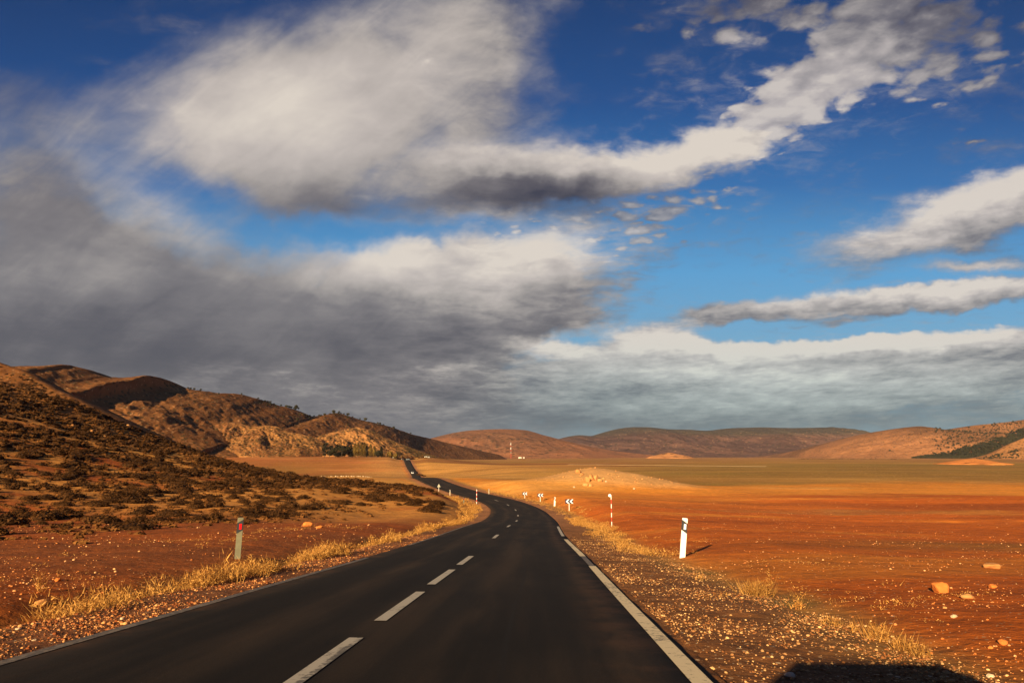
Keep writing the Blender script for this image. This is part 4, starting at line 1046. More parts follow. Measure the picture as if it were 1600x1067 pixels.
def field_stones(n_, x0, x1, y0, y1, smin, smax, seed, lab, mat=M_grav, f=None):
    r = np.random.default_rng(seed); y = np.exp(r.uniform(np.log(y0), np.log(y1), n_)); az = r.uniform(x0, x1, n_); x = az*y
    d, _ = road_lat(x, y); k = (np.where(d > 0, d-RW, -d-LW) > 2.0)&(np.clip(0.35+1.2*fbm(x/5, y/3, 3, seed+5), 0.02, 1) > r.uniform(size=n_))
    x, y = x[k], y[k]; sz = np.clip(smin*(1+r.gamma(0.9, 0.9, len(x))), smin, smax)*(0.6+y/80)
    o = scatter_mesh('field_stones', x, y, H(x, y)+sz*0.1, sz, peb_var, mat, seed+2, tones=lambda r, n: r.uniform(0, 1, n)**2.2); tag(o, lab, 'stones', kind='stuff')
M_fs = stone_mat('field_stone', (.50, .15, .035), (.80, .46, .20))
field_stones(12000, 0.10, 0.80, 6, 120, 0.008, 0.045, 51, 'small pale stones strewn over the red field at right', M_fs)
field_stones(300, 0.03, 0.24, 142, 170, 0.04, 0.11, 57, 'pale stones scattered over the mound with the boulders', M_rock)
field_stones(5000, -0.80, -0.20, 8, 45, 0.012, 0.055, 54, 'small pale stones strewn over the red ground before the left slope', M_fs)

def rock(px, py, wpx, hk, lab, cat='rock', mat=None, group=None, seed=None, sub=3, xyz=None, sink=0.25, name='rock', wy=0.8):
    x, y, z = xyz or ground_at(px, py, 185 if 880 < px < 1000 and py < 770 else None); w = wpx*y/1075.0*0.5/0.85
    seed = seed or int(px*7+py)
    v, f, t = stone_geo(seed, sub); v = v*np.array([w, w*wy, w*hk/0.72])
    mt = mat or M_rock
    o_ = mesh_np(name, v, f, mt, {'tone': np.full(len(v), (seed % 10)/10)}); o_.location = (x, y, z+w*hk*(0.75-sink*1.0)); 
    o_.rotation_euler = (0, 0, (seed % 7)*0.3-1)
    return tag(o_, lab, cat, group)
GR = 'separate rocks lying on the red field at right'
rock(1469, 926, 22, 1.0, 'largest upright orange rock on the red field at right', group=GR, seed=813, mat=M_redrock)
rock(1549, 888, 24, 0.45, 'flat pale rock behind the largest upright orange rock', group=GR, seed=820)
rock(1551, 919, 11, 0.6, 'small orange rock to the right of the largest upright one', group=GR, seed=821, mat=M_redrock)
rock(1512, 935, 16, 0.5, 'low flat rock just below right of the largest upright one', group=GR, seed=822)
rock(1491, 966, 9, 0.6, 'small pale rock under the largest upright one', group=GR, seed=823, mat=M_white)
rock(1567, 1008, 14, 0.6, 'reddish rock near the bottom of the right edge', group=GR, seed=824, mat=M_redrock)
rock(1548, 1016, 9, 0.5, 'small red rock left of the reddish one near the right edge', group=GR, seed=825, mat=M_redrock)
rock(1476, 951, 6, 0.6, 'tiny pale rock below the largest upright one', group=GR, seed=826)
rock(1391, 1005, 5, 0.8, 'tiny white pebble right of the bright branching tuft', group=GR, seed=827, mat=M_white)
rock(1235, 1057, 16, 0.4, 'flattish pale stone on the gravel at the edge of the shadow', group=GR, seed=828, mat=M_white)
rock(1548, 1060, 10, 0.6, 'pale stone by the shadow in the bottom right corner', group=GR, seed=829, mat=M_white)
GL = 'separate rocks on the left verge'
rock(64, 944, 15, 0.6, 'pale rock on the left verge near the leaning stalk', group=GL, seed=831)
rock(90, 909, 8, 0.8, 'small orange rock behind the pale one on the left verge', group=GL, seed=832, mat=M_redrock)
rock(28, 985, 9, 0.4, 'pale flat stone in the left gravel nearest the left edge', group=GL, seed=833, mat=M_white)
rock(53, 1001, 7, 0.5, 'small pale stone in the left gravel just above the edge line', group=GL, seed=834, mat=M_white)
rock(190, 970, 7, 0.5, 'pale stone in the left gravel halfway along the near edge line', group=GL, seed=835, mat=M_white)
rock(490, 867, 8, 0.8, 'orange rock on the left verge below the pale grass', group=GL, seed=836, mat=M_redrock)
rock(481, 822, 13, 0.6, 'orange rock on the bare ground below the left bushes', group=GL, seed=837, mat=M_redrock)
rock(499, 825, 10, 0.5, 'reddish rock just right of the orange one below the left bushes', group=GL, seed=838, mat=M_redrock)
# outcrop on the mound: real boulders in a cluster
GO = 'boulders of the outcrop on the pale mound'
for k, (px, py, w, hk, lab) in enumerate([
    (903, 738, 7, 1.1, 'upright boulder alone on top of the pale mound'), (909, 741, 6, 0.5, 'low flat boulder right beside the upright one on the mound'),
    (918, 752, 9, 1.1, 'leftmost tall boulder of the outcrop on the mound'), (924, 750, 9, 1.3, 'tallest boulder in the middle of the outcrop on the mound'),
    (931, 749, 9, 1.0, 'broad boulder right of the tallest one on the mound'), (937, 751, 7, 0.8, 'smaller boulder at the right end of the outcrop on the mound'),
    (914, 758, 8, 0.6, 'low boulder at the lower left of the outcrop on the mound'), (923, 759, 6, 0.9, 'boulder with a dark hollow under the outcrop on the mound'),
    (943, 748, 3.5, 0.7, 'small boulder up the slope right of the outcrop'), (947, 752, 3, 0.7, 'smallest boulder trailing right of the outcrop'),
    (991, 764, 4, 0.8, 'lone pale boulder at the foot of the mound on its right'), (897, 761, 4, 0.6, 'pale boulder at the foot of the mound on its left')]):
    rock(px, py+1.0, w, hk, lab, 'boulder', M_rock if k < 9 else M_white, GO, 850+k, 3, name='boulder', sink=0.35)
GHR = 'pale rocks on the ridge of the left slope'
for k, (px, py, w, lab) in enumerate([(112, 668, 8, 'orange rock on the left slope, leftmost of the pale rocks'), (128, 674, 7, 'low pale rock next to the leftmost one on the left slope'),
    (143, 676, 6, 'small pale rock in the middle of the row on the left slope'), (163, 683, 4, 'tiny pale rock at the lower end of the row on the left slope'),
    (185, 660, 5, 'upper pale rock on the ridge edge of the left slope'), (191, 664, 6, 'pale rock in the middle of the ridge edge group'),
    (200, 668, 8, 'largest pale rock at the ridge edge of the left slope')]):
    rock(px, py, w, 0.75, lab, 'rock', None, GHR, 880+k, 2, name='rock')
# row of pale stones beyond the crest on the left
GW = 'row of pale stones on the field left of the road'
sv = stone_geo(905, 1)
s0_ = mesh_np('field_stone', sv[0]*np.array([1, 1, 1.1]), sv[1], M_white, {'tone': sv[2]+0.4})
r_ = random.Random(5); first = True
for k in range(74):
    px = 432+(k/73)**0.85*205+r_.uniform(-1.5, 1.5); Y = 208+r_.uniform(-5, 5); x = G(px, Y)
    o_ = s0_ if first else s0_.copy()
    if not first: COL.objects.link(o_)
    first = False
    q = r_.uniform(0.13, 0.30)*(1 if 500 < px < 610 else 0.8); o_.scale = (q*1.2, q, q); o_.rotation_euler = (0, 0, r_.uniform(0, 6)); o_.location = (x, Y, gz(x, Y)+q*0.4)
    tag(o_, 'pale stone in the long row across the field left of the road', 'stone', GW)

# ================================================================== trees
def tree_geo(hh, w, seed, n_leaf, ls, tall=False):
    r = np.random.default_rng(seed)
    if tall:
        cz = r.uniform(0.08, 1, n_leaf); prof_ = np.sin(np.clip(cz, 0, 1)**0.75*np.pi)**0.6*0.9+0.08
        th = r.uniform(0, 2*np.pi, n_leaf); rad = w*prof_*np.sqrt(r.uniform(0.15, 1, n_leaf))*(1+0.35*fbm(np.cos(th)*2+seed, cz*6, 3, seed))
        c = np.stack([rad*np.cos(th), rad*np.sin(th), cz*hh], 1)
    else:
        nc = 9; cc = np.stack([r.normal(size=nc)*w*0.42, r.normal(size=nc)*w*0.42, hh*(r.uniform(0.42, 0.86, nc) if hh < 6 else r.uniform(0.16, 0.78, nc))], 1); cr_ = w*r.uniform(0.30, 0.55, nc)
        k = r.integers(0, nc, n_leaf); d = r.normal(size=(n_leaf, 3)); d /= np.linalg.norm(d, axis=1)[:, None]
        c = cc[k]+d*(cr_[k]*r.uniform(0.5, 1.05, n_leaf))[:, None]*np.array([1, 1, 0.75]); c[:, 2] = np.maximum(c[:, 2]-hh*0.12*(hh < 6), hh*0.10)
    nn = c-np.array([0, 0, hh*0.5]); nn /= np.linalg.norm(nn, axis=1)[:, None]
    lv, lf = leaf_tris(c, nn, r.uniform(0.7, 1.4, n_leaf)*ls, r)
    return lv, lf, np.repeat(r.uniform(0, 1, n_leaf), 3)
def trunk_bm(hh, rad, seed):
    bm = bmesh.new(); r = random.Random(seed)
    tube(bm, [(0, 0, -0.3), (r.uniform(-.03, .03)*hh, 0, hh*0.3), (r.uniform(-.05, .05)*hh, r.uniform(-.04, .04)*hh, hh*0.7)], rad, rad*0.4, 6)
    for k in range(4):
        a = r.uniform(0, 6.28); z = hh*r.uniform(0.25, 0.45)
        tube(bm, [(0, 0, z), (math.cos(a)*hh*.12, math.sin(a)*hh*.12, z+hh*.12), (math.cos(a)*hh*.22, math.sin(a)*hh*.22, z+hh*.28)], rad*.45, rad*.15, 5)
    return bm
def make_tree(hh, w, seed, n_leaf, ls, mat, name='tree', tall=False):
    root = thing(name, None, 'tree', (0, 0, 0))
    v, f, t = tree_geo(hh, w, seed, n_leaf, ls, tall); mesh_np('crown', v, f, mat, {'tone': t}, parent=root)
    bobj('trunk', trunk_bm(hh, hh*0.03, seed), M_bark, root)
    return root
# poplar grove at the foot of the tan hillock
GP = 'trees of the grove at the foot of the pointed tan hillock'
def gtree(px, pytop, pybase, wpx, mat, name, lab, seed, tall, Y=705, n_=1500):
    x = G(px, Y); z = gz(x, Y); t_ = Y/1090; hh = (pybase-pytop)*t_; w = wpx*t_/2
    root = make_tree(hh, w, seed, n_, 1.15 if not tall else 0.6, mat, name, tall)
    root.location = (x, Y, z); tag(root, lab, 'tree', GP); return root
M_dgreen = leaf_mat('grove_leaves', (.014, .013, .006), (.036, .028, .011), 0.05)
zt = lambda Y, px: 711.8 - gz(G(px, Y), Y)*1090/Y
b0 = 713
for k, (px, top, w, mat, nm, lab, tall) in enumerate([
    (505, 686, 9, M_dgreen, 'tree', 'slim dark tree at the left end of the grove', False),
    (512, 691, 12, M_dgreen, 'tree', 'low dark tree second from the left end of the grove', False),
    (522, 693, 20, M_dgreen, 'tree', 'dark broad tree left of the largest in the grove', False),
    (532, 690, 22, M_dgreen, 'tree', 'largest dark round tree of the grove', False),
    (542, 694, 18, M_dgreen, 'tree', 'dark round tree right of the largest in the grove', False),
    (546, 693, 6, M_dgreen, 'tree', 'narrow dark tree before the first golden poplar', True),
    (552, 692, 6, M_poplar, 'poplar_tree', 'leftmost golden poplar of the grove', True),
    (557, 690, 6, M_poplar, 'poplar_tree', 'tall golden poplar second from the left', True),
    (562, 691, 6, M_poplar, 'poplar_tree', 'golden poplar in the middle of the grove', True),
    (567, 690, 7, M_poplar, 'poplar_tree', 'tall dense golden poplar right of the middle', True),
    (571, 694, 5, M_dgreen, 'poplar_tree', 'darker poplar between the golden ones', True),
    (577, 692, 6, M_poplar, 'poplar_tree', 'golden poplar near the right of the grove', True),
    (583, 695, 6, M_poplar, 'poplar_tree', 'golden poplar left of the last dark tree', True),
    (588, 702, 9, M_dgreen, 'tree', 'low dark bushy tree at the foot of the right poplars', False),
    (594, 696, 6, M_dgreen, 'poplar_tree', 'dark pointed poplar at the right end of the grove', True),
    (608, 702, 8, M_poplar, 'tree', 'small yellowish tree on its own right of the grove', False),
    (616, 705, 6, M_poplar, 'tree', 'smallest yellowish tree nearest the distant road', False)]):
    gtree(px, top, b0, w, mat, nm, lab, 1000+k, tall)
# trees scattered over the ridges
ridge_vars = [make_tree(4.6, 2.3, 1100+i, 110, 1.0, M_green) for i in range(5)]
used_rv = [False]*5
def put_tree(p, s_, lab, group, zsink=0.3):
    k = random.randrange(5)
    if not used_rv[k]:
        used_rv[k] = True; r = ridge_vars[k]
        r.location = (p[0], p[1], p[2]-zsink); r.rotation_euler = (0, 0, random.uniform(0, 6)); r.scale = (s_, s_, s_)
    else: r = dup(ridge_vars[k], (p[0], p[1], p[2]-zsink), random.uniform(0, 6), s_)
    r['label'] = lab; r['group'] = group; return r
random.seed(21)
GT = 'small trees along the long ridge at left'
for k in range(78):
    px = random.choice([random.uniform(400, 470), random.uniform(420, 640), random.uniform(440, 640), random.uniform(280, 420), random.uniform(470, 600)])
    vv = random.choice([1.0, 1.0, 0.99, 0.97, 0.95, random.uniform(0.75, 1)])
    p = surf_at(sA, px, vv); big = random.uniform(0.5, 1.2)
    put_tree(p, 0.8*big*(1.25 if 440 < px < 470 else 1), 'small dark tree standing on the long ridge at left', GT)
for px, s_ in ((456, 2.0), (516, 1.5), (539, 1.3), (567, 1.6)):
    put_tree(surf_at(sA, px, 1.0), s_, {456: 'taller dark tree on the skyline where the left ridge steps down', 516: 'lone skyline tree above the pointed tan hillock, left one', 539: 'lone skyline tree above the pointed tan hillock, right one', 567: 'tallest skyline tree at the right of the left ridge'}[px], GT)
GF = 'small trees dotting the hills at the right edge'
cnt = 0
while cnt < 205:
    px = 1395+205*random.random()**0.6; vv = random.uniform(0.35, 1.0)
    if px < 1470 and random.random() < 0.75: continue
    p = surf_at(sF, px, vv); put_tree(p, random.uniform(0.8, 1.7), 'small dark tree on the pale orange hill at the right edge', GF); cnt += 1
GS = 'small trees on the lower orange spur at the right edge'
for k in range(70):
    px = random.uniform(1530, 1600); vv = random.uniform(0.1, 0.8); p = surf_at(sG, px, vv)
    put_tree(p, random.uniform(0.7, 1.3), 'small dark tree on the lower orange spur at the right edge', GS)
# wooded gully between hill and spur: trees packed to stand for its shade
r_ = np.random.default_rng(33); fx, fy, fz = [], [], []
x, y, z, v = sF
wood_i = []
for _ in range(42000):
    px = r_.uniform(1436, 1640)
    vv = r_.uniform(0.0, 0.95)
    p = surf_at(sF, px, vv) if _ % 1 == 0 else None
    o_y = 711.8-p[2]*1090/p[1]                  # how high it shows
    top_ = np.interp(px, [1436, 1470, 1500, 1560, 1600, 1640], [716, 711, 705, 690, 674, 660]); bot_ = np.interp(px, [1436, 1530, 1560, 1600, 1640], [719, 719, 710, 692, 680])
    if len(fx) < 5200 and o_y > top_+r_.normal()*1.0 and o_y < bot_: fx.append(p[0]+r_.normal()*5); fy.append(p[1]+r_.normal()*5); fz.append(p[2]-0.6)
sx_, sy_, sz_ = [], [], []
for _ in range(1500):
    px = 1470+175*r_.uniform()**0.8; p = surf_at(sF, px, r_.uniform(0.3, 0.98))
    if fbm(np.array([p[0]/90]), np.array([p[2]/25]), 3, 88)[0] > -0.10: sx_.append(p[0]+r_.normal()*8); sy_.append(p[1]); sz_.append(p[2]-0.5)
tv2 = [tree_geo(5.0, 2.6, 1250+i, 40, 1.7) for i in range(4)]
o_ = scatter_mesh('scrub', np.array(sx_), np.array(sy_), np.array(sz_), r_.uniform(0.4, 0.95, len(sx_)), tv2, M_green, 37)
tag(o_, 'dark olive scrub speckling the upper part of the right edge hill', 'scrub', kind='stuff')
tvar = [tree_geo(5.5, 3.0, 1200+i, 44, 1.9) for i in range(4)]
if fx:
    o_ = scatter_mesh('wood', np.array(fx), np.array(fy), np.array(fz), r_.uniform(0.8, 1.5, len(fx)), tvar, M_green, 34)
    tag(o_, 'dark wood packed to stand for the shaded gully at the right edge', 'wood', kind='stuff')
print('wood', len(fx))
# dark shrubs on the far road's right bank, and a hedge line at the far edge of the plain
GK = 'dark shrubs along the far stretch of road'
for k, (px, Y, s_) in enumerate([(650.5, 520, 2.6), (652, 515, 2.2), (655, 512, 2.4), (657, 508, 2.0), (660, 505, 2.2), (648, 545, 1.6)]):
    x = G(px+3, Y); o_ = bm_meshes[k % 5].copy(); COL.objects.link(o_); o_.location = (x, Y, max(gz(x, Y), -15)); o_.scale = (s_, s_*1.3, s_)
    tag(o_, 'dark shrub on the bank right of the far stretch of road', 'bush', GK)
r_ = np.random.default_rng(35)
xs_, ys_ = [], []
for a0, a1, Yq, n_ in ((1245, 1375, 1700, 110), (642, 668, 745, 26), (672, 700, 800, 30), (700, 900, 2100, 130), (1396, 1405, 1650, 25), (1010, 1200, 2400, 60)):
    px = r_.uniform(a0, a1, n_); Y = Yq+r_.normal(size=n_)*14; xs_.append((px-800)*Y/1090); ys_.append(Y)
xs_ = np.concatenate(xs_); ys_ = np.concatenate(ys_)
o_ = scatter_mesh('hedge', xs_, ys_, H(xs_, ys_)-0.2, r_.uniform(1.2, 2.8, len(xs_)), bush_vlow, M_bush, 36)
tag(o_, 'thin dark line of hedges at the far edge of the plain', 'hedge', kind='stuff')

# ================================================================== road furniture
M_post = simple('post_white', (.80, .78, .68), 0.5, 0.06, 6, dirt=(.55, .48, .33))
M_postd = simple('post_dusty', (.42, .35, .24), 0.7, 0.15, 6)
M_postg = simple('post_grey', (.15, .14, .085), 0.7, 0.12, 6, dirt=(.22, .15, .07))
M_black = simple('post_black', (.02, .02, .022), 0.55)
M_refw = simple('reflector_white', (.85, .85, .88), 0.25, spec=0.6)
M_refr = simple('reflector_red', (.60, .008, .012), 0.25, spec=0.6)
M_red = simple('pole_red', (.55, .05, .03), 0.5)
M_metal = simple('galvanised', (.45, .45, .44), 0.45, 0.15, 10, metal=0.6)
def delineator(px, py, Y, hh, w, lab, ref, slant, rz=0.0, tilt=0.0, xyz=None, mat=None):
    p = xyz or ground_at(px, py); root = thing('marker_post', lab, 'marker post', p, rz, 'roadside marker posts'); root.rotation_euler = (0, tilt, rz)
    d = w*0.72
    z0, z1 = hh*0.655, hh*0.915                  # black band
    # body: D-shaped post with a bevelled top, split round the band so that nothing overlaps
    bm = bmesh.new()
    n_ = 10; ring = [(-w/2, -d/2), (w/2, -d/2)]+[(w/2*math.cos(a), d/2*math.sin(a)*1.0) for a in np.linspace(0, math.pi, n_)]
    def ringv(z, k=1.0, dzr=0.0): return [bm.verts.new((x*k, y*k, z+dzr*(y/d))) for x, y in ring]
    R_ = [ringv(-0.15), ringv(hh*0.97), ringv(hh, 0.93)]
    for A, B in zip(R_, R_[1:]):
        m_ = len(A)
        for k in range(m_): bm.faces.new((A[k], A[(k+1) % m_], B[(k+1) % m_], B[k]))
    bm.faces.new(R_[-1]); bm.faces.new(R_[0][::-1])
    bmesh.ops.recalc_face_normals(bm, faces=bm.faces)
    bobj('post_body', bm, mat or M_post, root)
    # slanted black band, 3 mm proud all round
    bm = bmesh.new(); e = 0.003; sl_ = slant*w*0.62
    loops = []
    for zz in (z0, z1):
        loops.append([bm.verts.new((x*(1+2*e/w)+0, y*(1+2*e/d), zz+sl_*(x/w)*1.0)) for x, y in ring])
    A, B = loops; m_ = len(A)
    for k in range(m_): bm.faces.new((A[k], A[(k+1) % m_], B[(k+1) % m_], B[k]))
    bm.faces.new(B); bm.faces.new(A[::-1]); bmesh.ops.recalc_face_normals(bm, faces=bm.faces)
    bobj('band', bm, M_black, root)
    bm = bmesh.new(); zc = (z0+z1)/2; box(bm, -w*0.12, w*0.30, -d/2-0.012, -d/2-0.0035, zc-hh*0.070, zc+hh*0.070, 0.002)
    bobj('reflector', bm, M_refr if ref == 'red' else M_refw, root)
    return root
delineator(1066, 871, None, 1.20, 0.165, 'white marker post with black band and white reflector, leaning right, right of the road', 'white', -1, rz=-0.12, tilt=D2R(6.2))
delineator(371, 873, None, 1.12, 0.155, 'grey marker post with black band and red reflector on the left verge', 'red', 1, rz=0.28, tilt=D2R(1.0), mat=M_postg)
delineator(866.5, 791, None, 1.18, 0.19, 'white marker post standing between two arrow boards', 'white', -1, rz=-0.1, tilt=D2R(3))
delineator(724.5, 788, None, 0.95, 0.16, 'dull marker post in the grass inside the bend', 'red', 1, rz=0.2, mat=M_postg)
delineator(703, 773.5, None, 0.95, 0.17, 'pale marker post left of the road just past the bend', 'white', 1, mat=M_postd)
delineator(763.8, 771.5, None, 0.95, 0.13, 'small white marker post on the far side of the road past the bend', 'white', -1, mat=M_postd)

def snow_pole(px, py, hh, lab, disc, r=0.028, segs=7):
    p = ground_at(px, py); root = thing('striped_pole', lab, 'pole', p, 0, 'red and white striped poles')
    for k in range(segs):
        bm = bmesh.new(); z0 = hh*k/segs-(0.2 if k == 0 else 0); z1 = hh*(k+1)/segs
        tube(bm, [(0, 0, z0), (0, 0, z1)], r, r, 10); bobj('stripe', bm, M_post if (k % 2 == 0) else M_red, root, smooth=False)
    if disc:
        bm = bmesh.new(); tube(bm, [(-0.10, -0.045, hh-0.02), (-0.10, -0.030, hh-0.02)], 0.10, 0.10, 16)
        # disc faces the traffic: lay the short cylinder along y
        bobj('plate', bm, M_refw, root)
        bm = bmesh.new(); box(bm, -0.10, 0.0, -0.030, -0.018, hh-0.05, hh-0.02); bobj('bracket', bm, M_metal, root)
    return root
snow_pole(956, 822, 2.05, 'tall red and white striped pole with white plate, right of the road', True)
snow_pole(744.7, 787, 2.05, 'red and white striped pole on the inside of the bend', False, 0.045)
snow_pole(930.5, 757+60, 0.0001, 'x', False) if False else None

def chevron_board(px, py, w, hb, htot, lab, rz):
    p = ground_at(px, py); root = thing('arrow_board', lab, 'road sign', p, rz, 'black and white arrow boards on the outside of the bend')
    z1 = htot; z0 = htot-hb
    bm = bmesh.new(); box(bm, -w/2, w/2, -0.012, 0.012, z0, z1, 0.003); bobj('board', bm, M_navy, root)
    for cx in (-w*0.235, w*0.265):
        bm = bmesh.new(); a = w*0.20; t_ = w*0.20; zc = (z0+z1)/2; q = hb/2-0.012
        prism(bm, [(cx-a, zc), (cx+a-t_*0.55, z1-0.012+0*q), (cx+a+t_*0.45, z1-0.012), (cx-a+t_*1.0, zc), (cx+a+t_*0.45, z0+0.012), (cx+a-t_*0.55, z0+0.012)], -0.018, -0.0135)
        bobj('arrow', bm, M_refw, root)
    bm = bmesh.new(); box(bm, -0.035, 0.035, 0.0145, 0.065, -0.2, z1-0.03, 0.004); bobj('post', bm, M_post, root)
    return root
M_navy = simple('board_navy', (.012, .018, .05), 0.5)
chevron_board(889.5, 798.5, 0.92, 0.50, 1.38, 'nearest and largest black and white arrow board on the outside of the bend', 0.10)
chevron_board(844.3, 784, 0.86, 0.48, 1.22, 'middle black and white arrow board on the outside of the bend', 0.16)
chevron_board(820, 778.5, 0.80, 0.46, 1.0, 'farthest and smallest black and white arrow board on the outside of the bend', 0.22)

# triangular sign seen beside the road past the bend
p = ground_at(685.5, 767.5); root = thing('warning_sign', 'pale triangular road sign on a post left of the road past the bend', 'road sign', p, 0.1)
bm = bmesh.new(); tube(bm, [(0, 0.03, -0.2), (0, 0.03, 1.25)], 0.04, 0.04, 10); bobj('post', bm, M_post, root)
bm = bmesh.new(); prism(bm, [(-0.33, 0.82), (0.33, 0.82), (0.03, 1.40), (-0.03, 1.40)], -0.020, -0.0125); bobj('plate', bm, simple('sign_back', (.36, .34, .26), 0.6, 0.15), root)
bm = bmesh.new()
for s_ in (0.86, 1.06): box(bm, -0.16 if s_ < 1 else -0.1, 0.16 if s_ < 1 else 0.1, -0.010, 0.0, s_, s_+0.04)
bobj('bracket', bm, M_metal, root)
# second tiny sign further up, white board near the crest on the right
# ================================================================== cars
M_carw = simple('car_paint_white', (.78, .77, .74), 0.25, spec=0.6)
M_cars = simple('car_paint_silver', (.42, .43, .44), 0.3, metal=0.5, spec=0.5)
M_glass = simple('car_glass', (.015, .018, .02), 0.06, spec=0.9)
M_tyre = simple('tyre', (.018, .018, .018), 0.9)
M_rim = simple('rim', (.5, .5, .5), 0.35, metal=0.8)
M_head = simple('headlight', (.75, .76, .78), 0.15, spec=0.8)
M_tail = simple('tail_light', (.35, .01, .01), 0.25, spec=0.7)
def loft(bm, secs):
    rings = [[bm.verts.new(p) for p in s_] for s_ in secs]
    for A, B in zip(rings, rings[1:]):
        n_ = len(A)
        for k in range(n_): bm.faces.new((A[k], A[(k+1) % n_], B[(k+1) % n_], B[k]))
    bm.faces.new(rings[0][::-1]); bm.faces.new(rings[-1]); bmesh.ops.recalc_face_normals(bm, faces=bm.faces)
def car(name, label, loc, rot, paint, group=None, hgt=1.5, Lf=4.2, W_=1.74):
    """nose towards local -y; z=0 on the road"""
    root = thing(name, label, 'car', loc, 0, group); root.rotation_euler = rot
    hw = W_/2; f0, f1 = -Lf/2, Lf/2; waist = 0.92; 
    def sec(y, w, z0, z1, rr=0.12):
        return [(-w+0.04, y, z0), (-w, y, z0+0.12), (-w, y, z1-rr), (-w+rr*0.6, y, z1-rr*0.25), (-w+rr*1.6, y, z1), (w-rr*1.6, y, z1), (w-rr*0.6, y, z1-rr*0.25), (w, y, z1-rr), (w, y, z0+0.12), (w-0.04, y, z0)]
    bm = bmesh.new()
    loft(bm, [sec(f0, hw*0.80, 0.34, 0.62), sec(f0+0.10, hw*0.92, 0.24, 0.74), sec(f0+0.45, hw*0.985, 0.2, 0.84), sec(f0+1.15, hw, 0.2, 0.93), sec(0.0, hw, 0.2, 0.95), sec(f1-0.7, hw, 0.2, 0.96), sec(f1-0.15, hw*0.96, 0.24, 0.92), sec(f1, hw*0.88, 0.34, 0.80)])
    b = bobj('body', bm, paint, root, smooth=False)
    def cab(y, w, z): return [(-w, y, z), (w, y, z)]
    # cabin: glass house with a painted roof
    bm = bmesh.new()
    bw, tw = hw*0.93, hw*0.76; zb, zt_ = 0.94, hgt-0.05
    q = [(-bw, f0+1.05, zb), (bw, f0+1.05, zb), (bw, f1-0.35, zb), (-bw, f1-0.35, zb)]
    t2 = [(-tw, f0+1.80, zt_), (tw, f0+1.80, zt_), (tw, f1-0.75, zt_), (-tw, f1-0.75, zt_)]
    loft(bm, [q, t2]); bobj('windows', bm, M_glass, root)
    bm = bmesh.new(); e = 0.02
    loft(bm, [[(-tw-e, f0+1.76, zt_+0.002), (tw+e, f0+1.76, zt_+0.002), (tw+e, f1-0.70, zt_+0.002), (-tw-e, f1-0.70, zt_+0.002)], [(-tw*0.86, f0+1.95, hgt), (tw*0.86, f0+1.95, hgt), (tw*0.86, f1-0.9, hgt), (-tw*0.86, f1-0.9, hgt)]])
    bobj('roof', bm, paint, root)
    for sx_ in (-1, 1):                        # pillars
        for y0, y1 in ((f0+1.05, f0+1.80), (0.15, 0.15), (f1-0.35, f1-0.75)):
            bm = bmesh.new(); tube(bm, [(sx_*(bw+0.003), y0, zb-0.02), (sx_*(tw+0.012), y1, zt_+0.005)], 0.035, 0.03, 6); bobj('pillar', bm, paint, root)
        for yw in (f0+0.82, f1-0.80):
            w_ = bpy.data.objects.new('wheel', None); COL.objects.link(w_); w_.parent = root; w_.location = (sx_*(hw-0.10), yw, 0.31)
            bm = bmesh.new(); tube(bm, [(-0.10, 0, 0), (0.10, 0, 0)], 0.31, 0.31, 20); 
            bobj('tyre', bm, M_tyre, w_)
            bm = bmesh.new(); tube(bm, [(sx_*0.08, 0, 0), (sx_*0.108, 0, 0)], 0.19, 0.19, 14); bobj('rim', bm, M_rim, w_)
        bm = bmesh.new(); box(bm, sx_*hw*0.62-0.15, sx_*hw*0.62+0.15, f0-0.012, f0+0.15, 0.56, 0.70, 0.02); bobj('headlight', bm, M_head, root)
        bm = bmesh.new(); box(bm, sx_*hw*0.70-0.09, sx_*hw*0.70+0.09, f1-0.15, f1+0.012, 0.55, 0.78, 0.02); bobj('tail_light', bm, M_tail, root)
        bm = bmesh.new(); box(bm, sx_*(hw+0.09)-0.08, sx_*(hw+0.09)+0.08, f0+1.22, f0+1.32, 0.95, 1.08, 0.02); bobj('mirror', bm, paint, root)
    bm = bmesh.new(); box(bm, -hw*0.42, hw*0.42, f0-0.010, f0+0.06, 0.42, 0.56, 0.01); bobj('grille', bm, M_black, root)
    return root
# white car coming along the far stretch of road
sc_ = s_of_Y(528); pc = at_s(sc_, -1.4, 0.03); hd = math.atan2(*(at_s(sc_+5)-at_s(sc_-5))[:2])
car('car', 'white car on the far stretch of road before it climbs the rise', tuple(pc), (0, 0, -hd), M_carw)
# the car this view is taken from: it stands just behind the viewpoint and throws the shadow at the bottom right
slope = math.atan(0.0742)
rc = car('car', 'silver car on the right lane, shown by its dark rounded shadow on the gravel', (0.0, -0.85, -1.30+0.0742*0.85), (slope*-1*-1, 0, math.pi), M_cars, hgt=1.72)

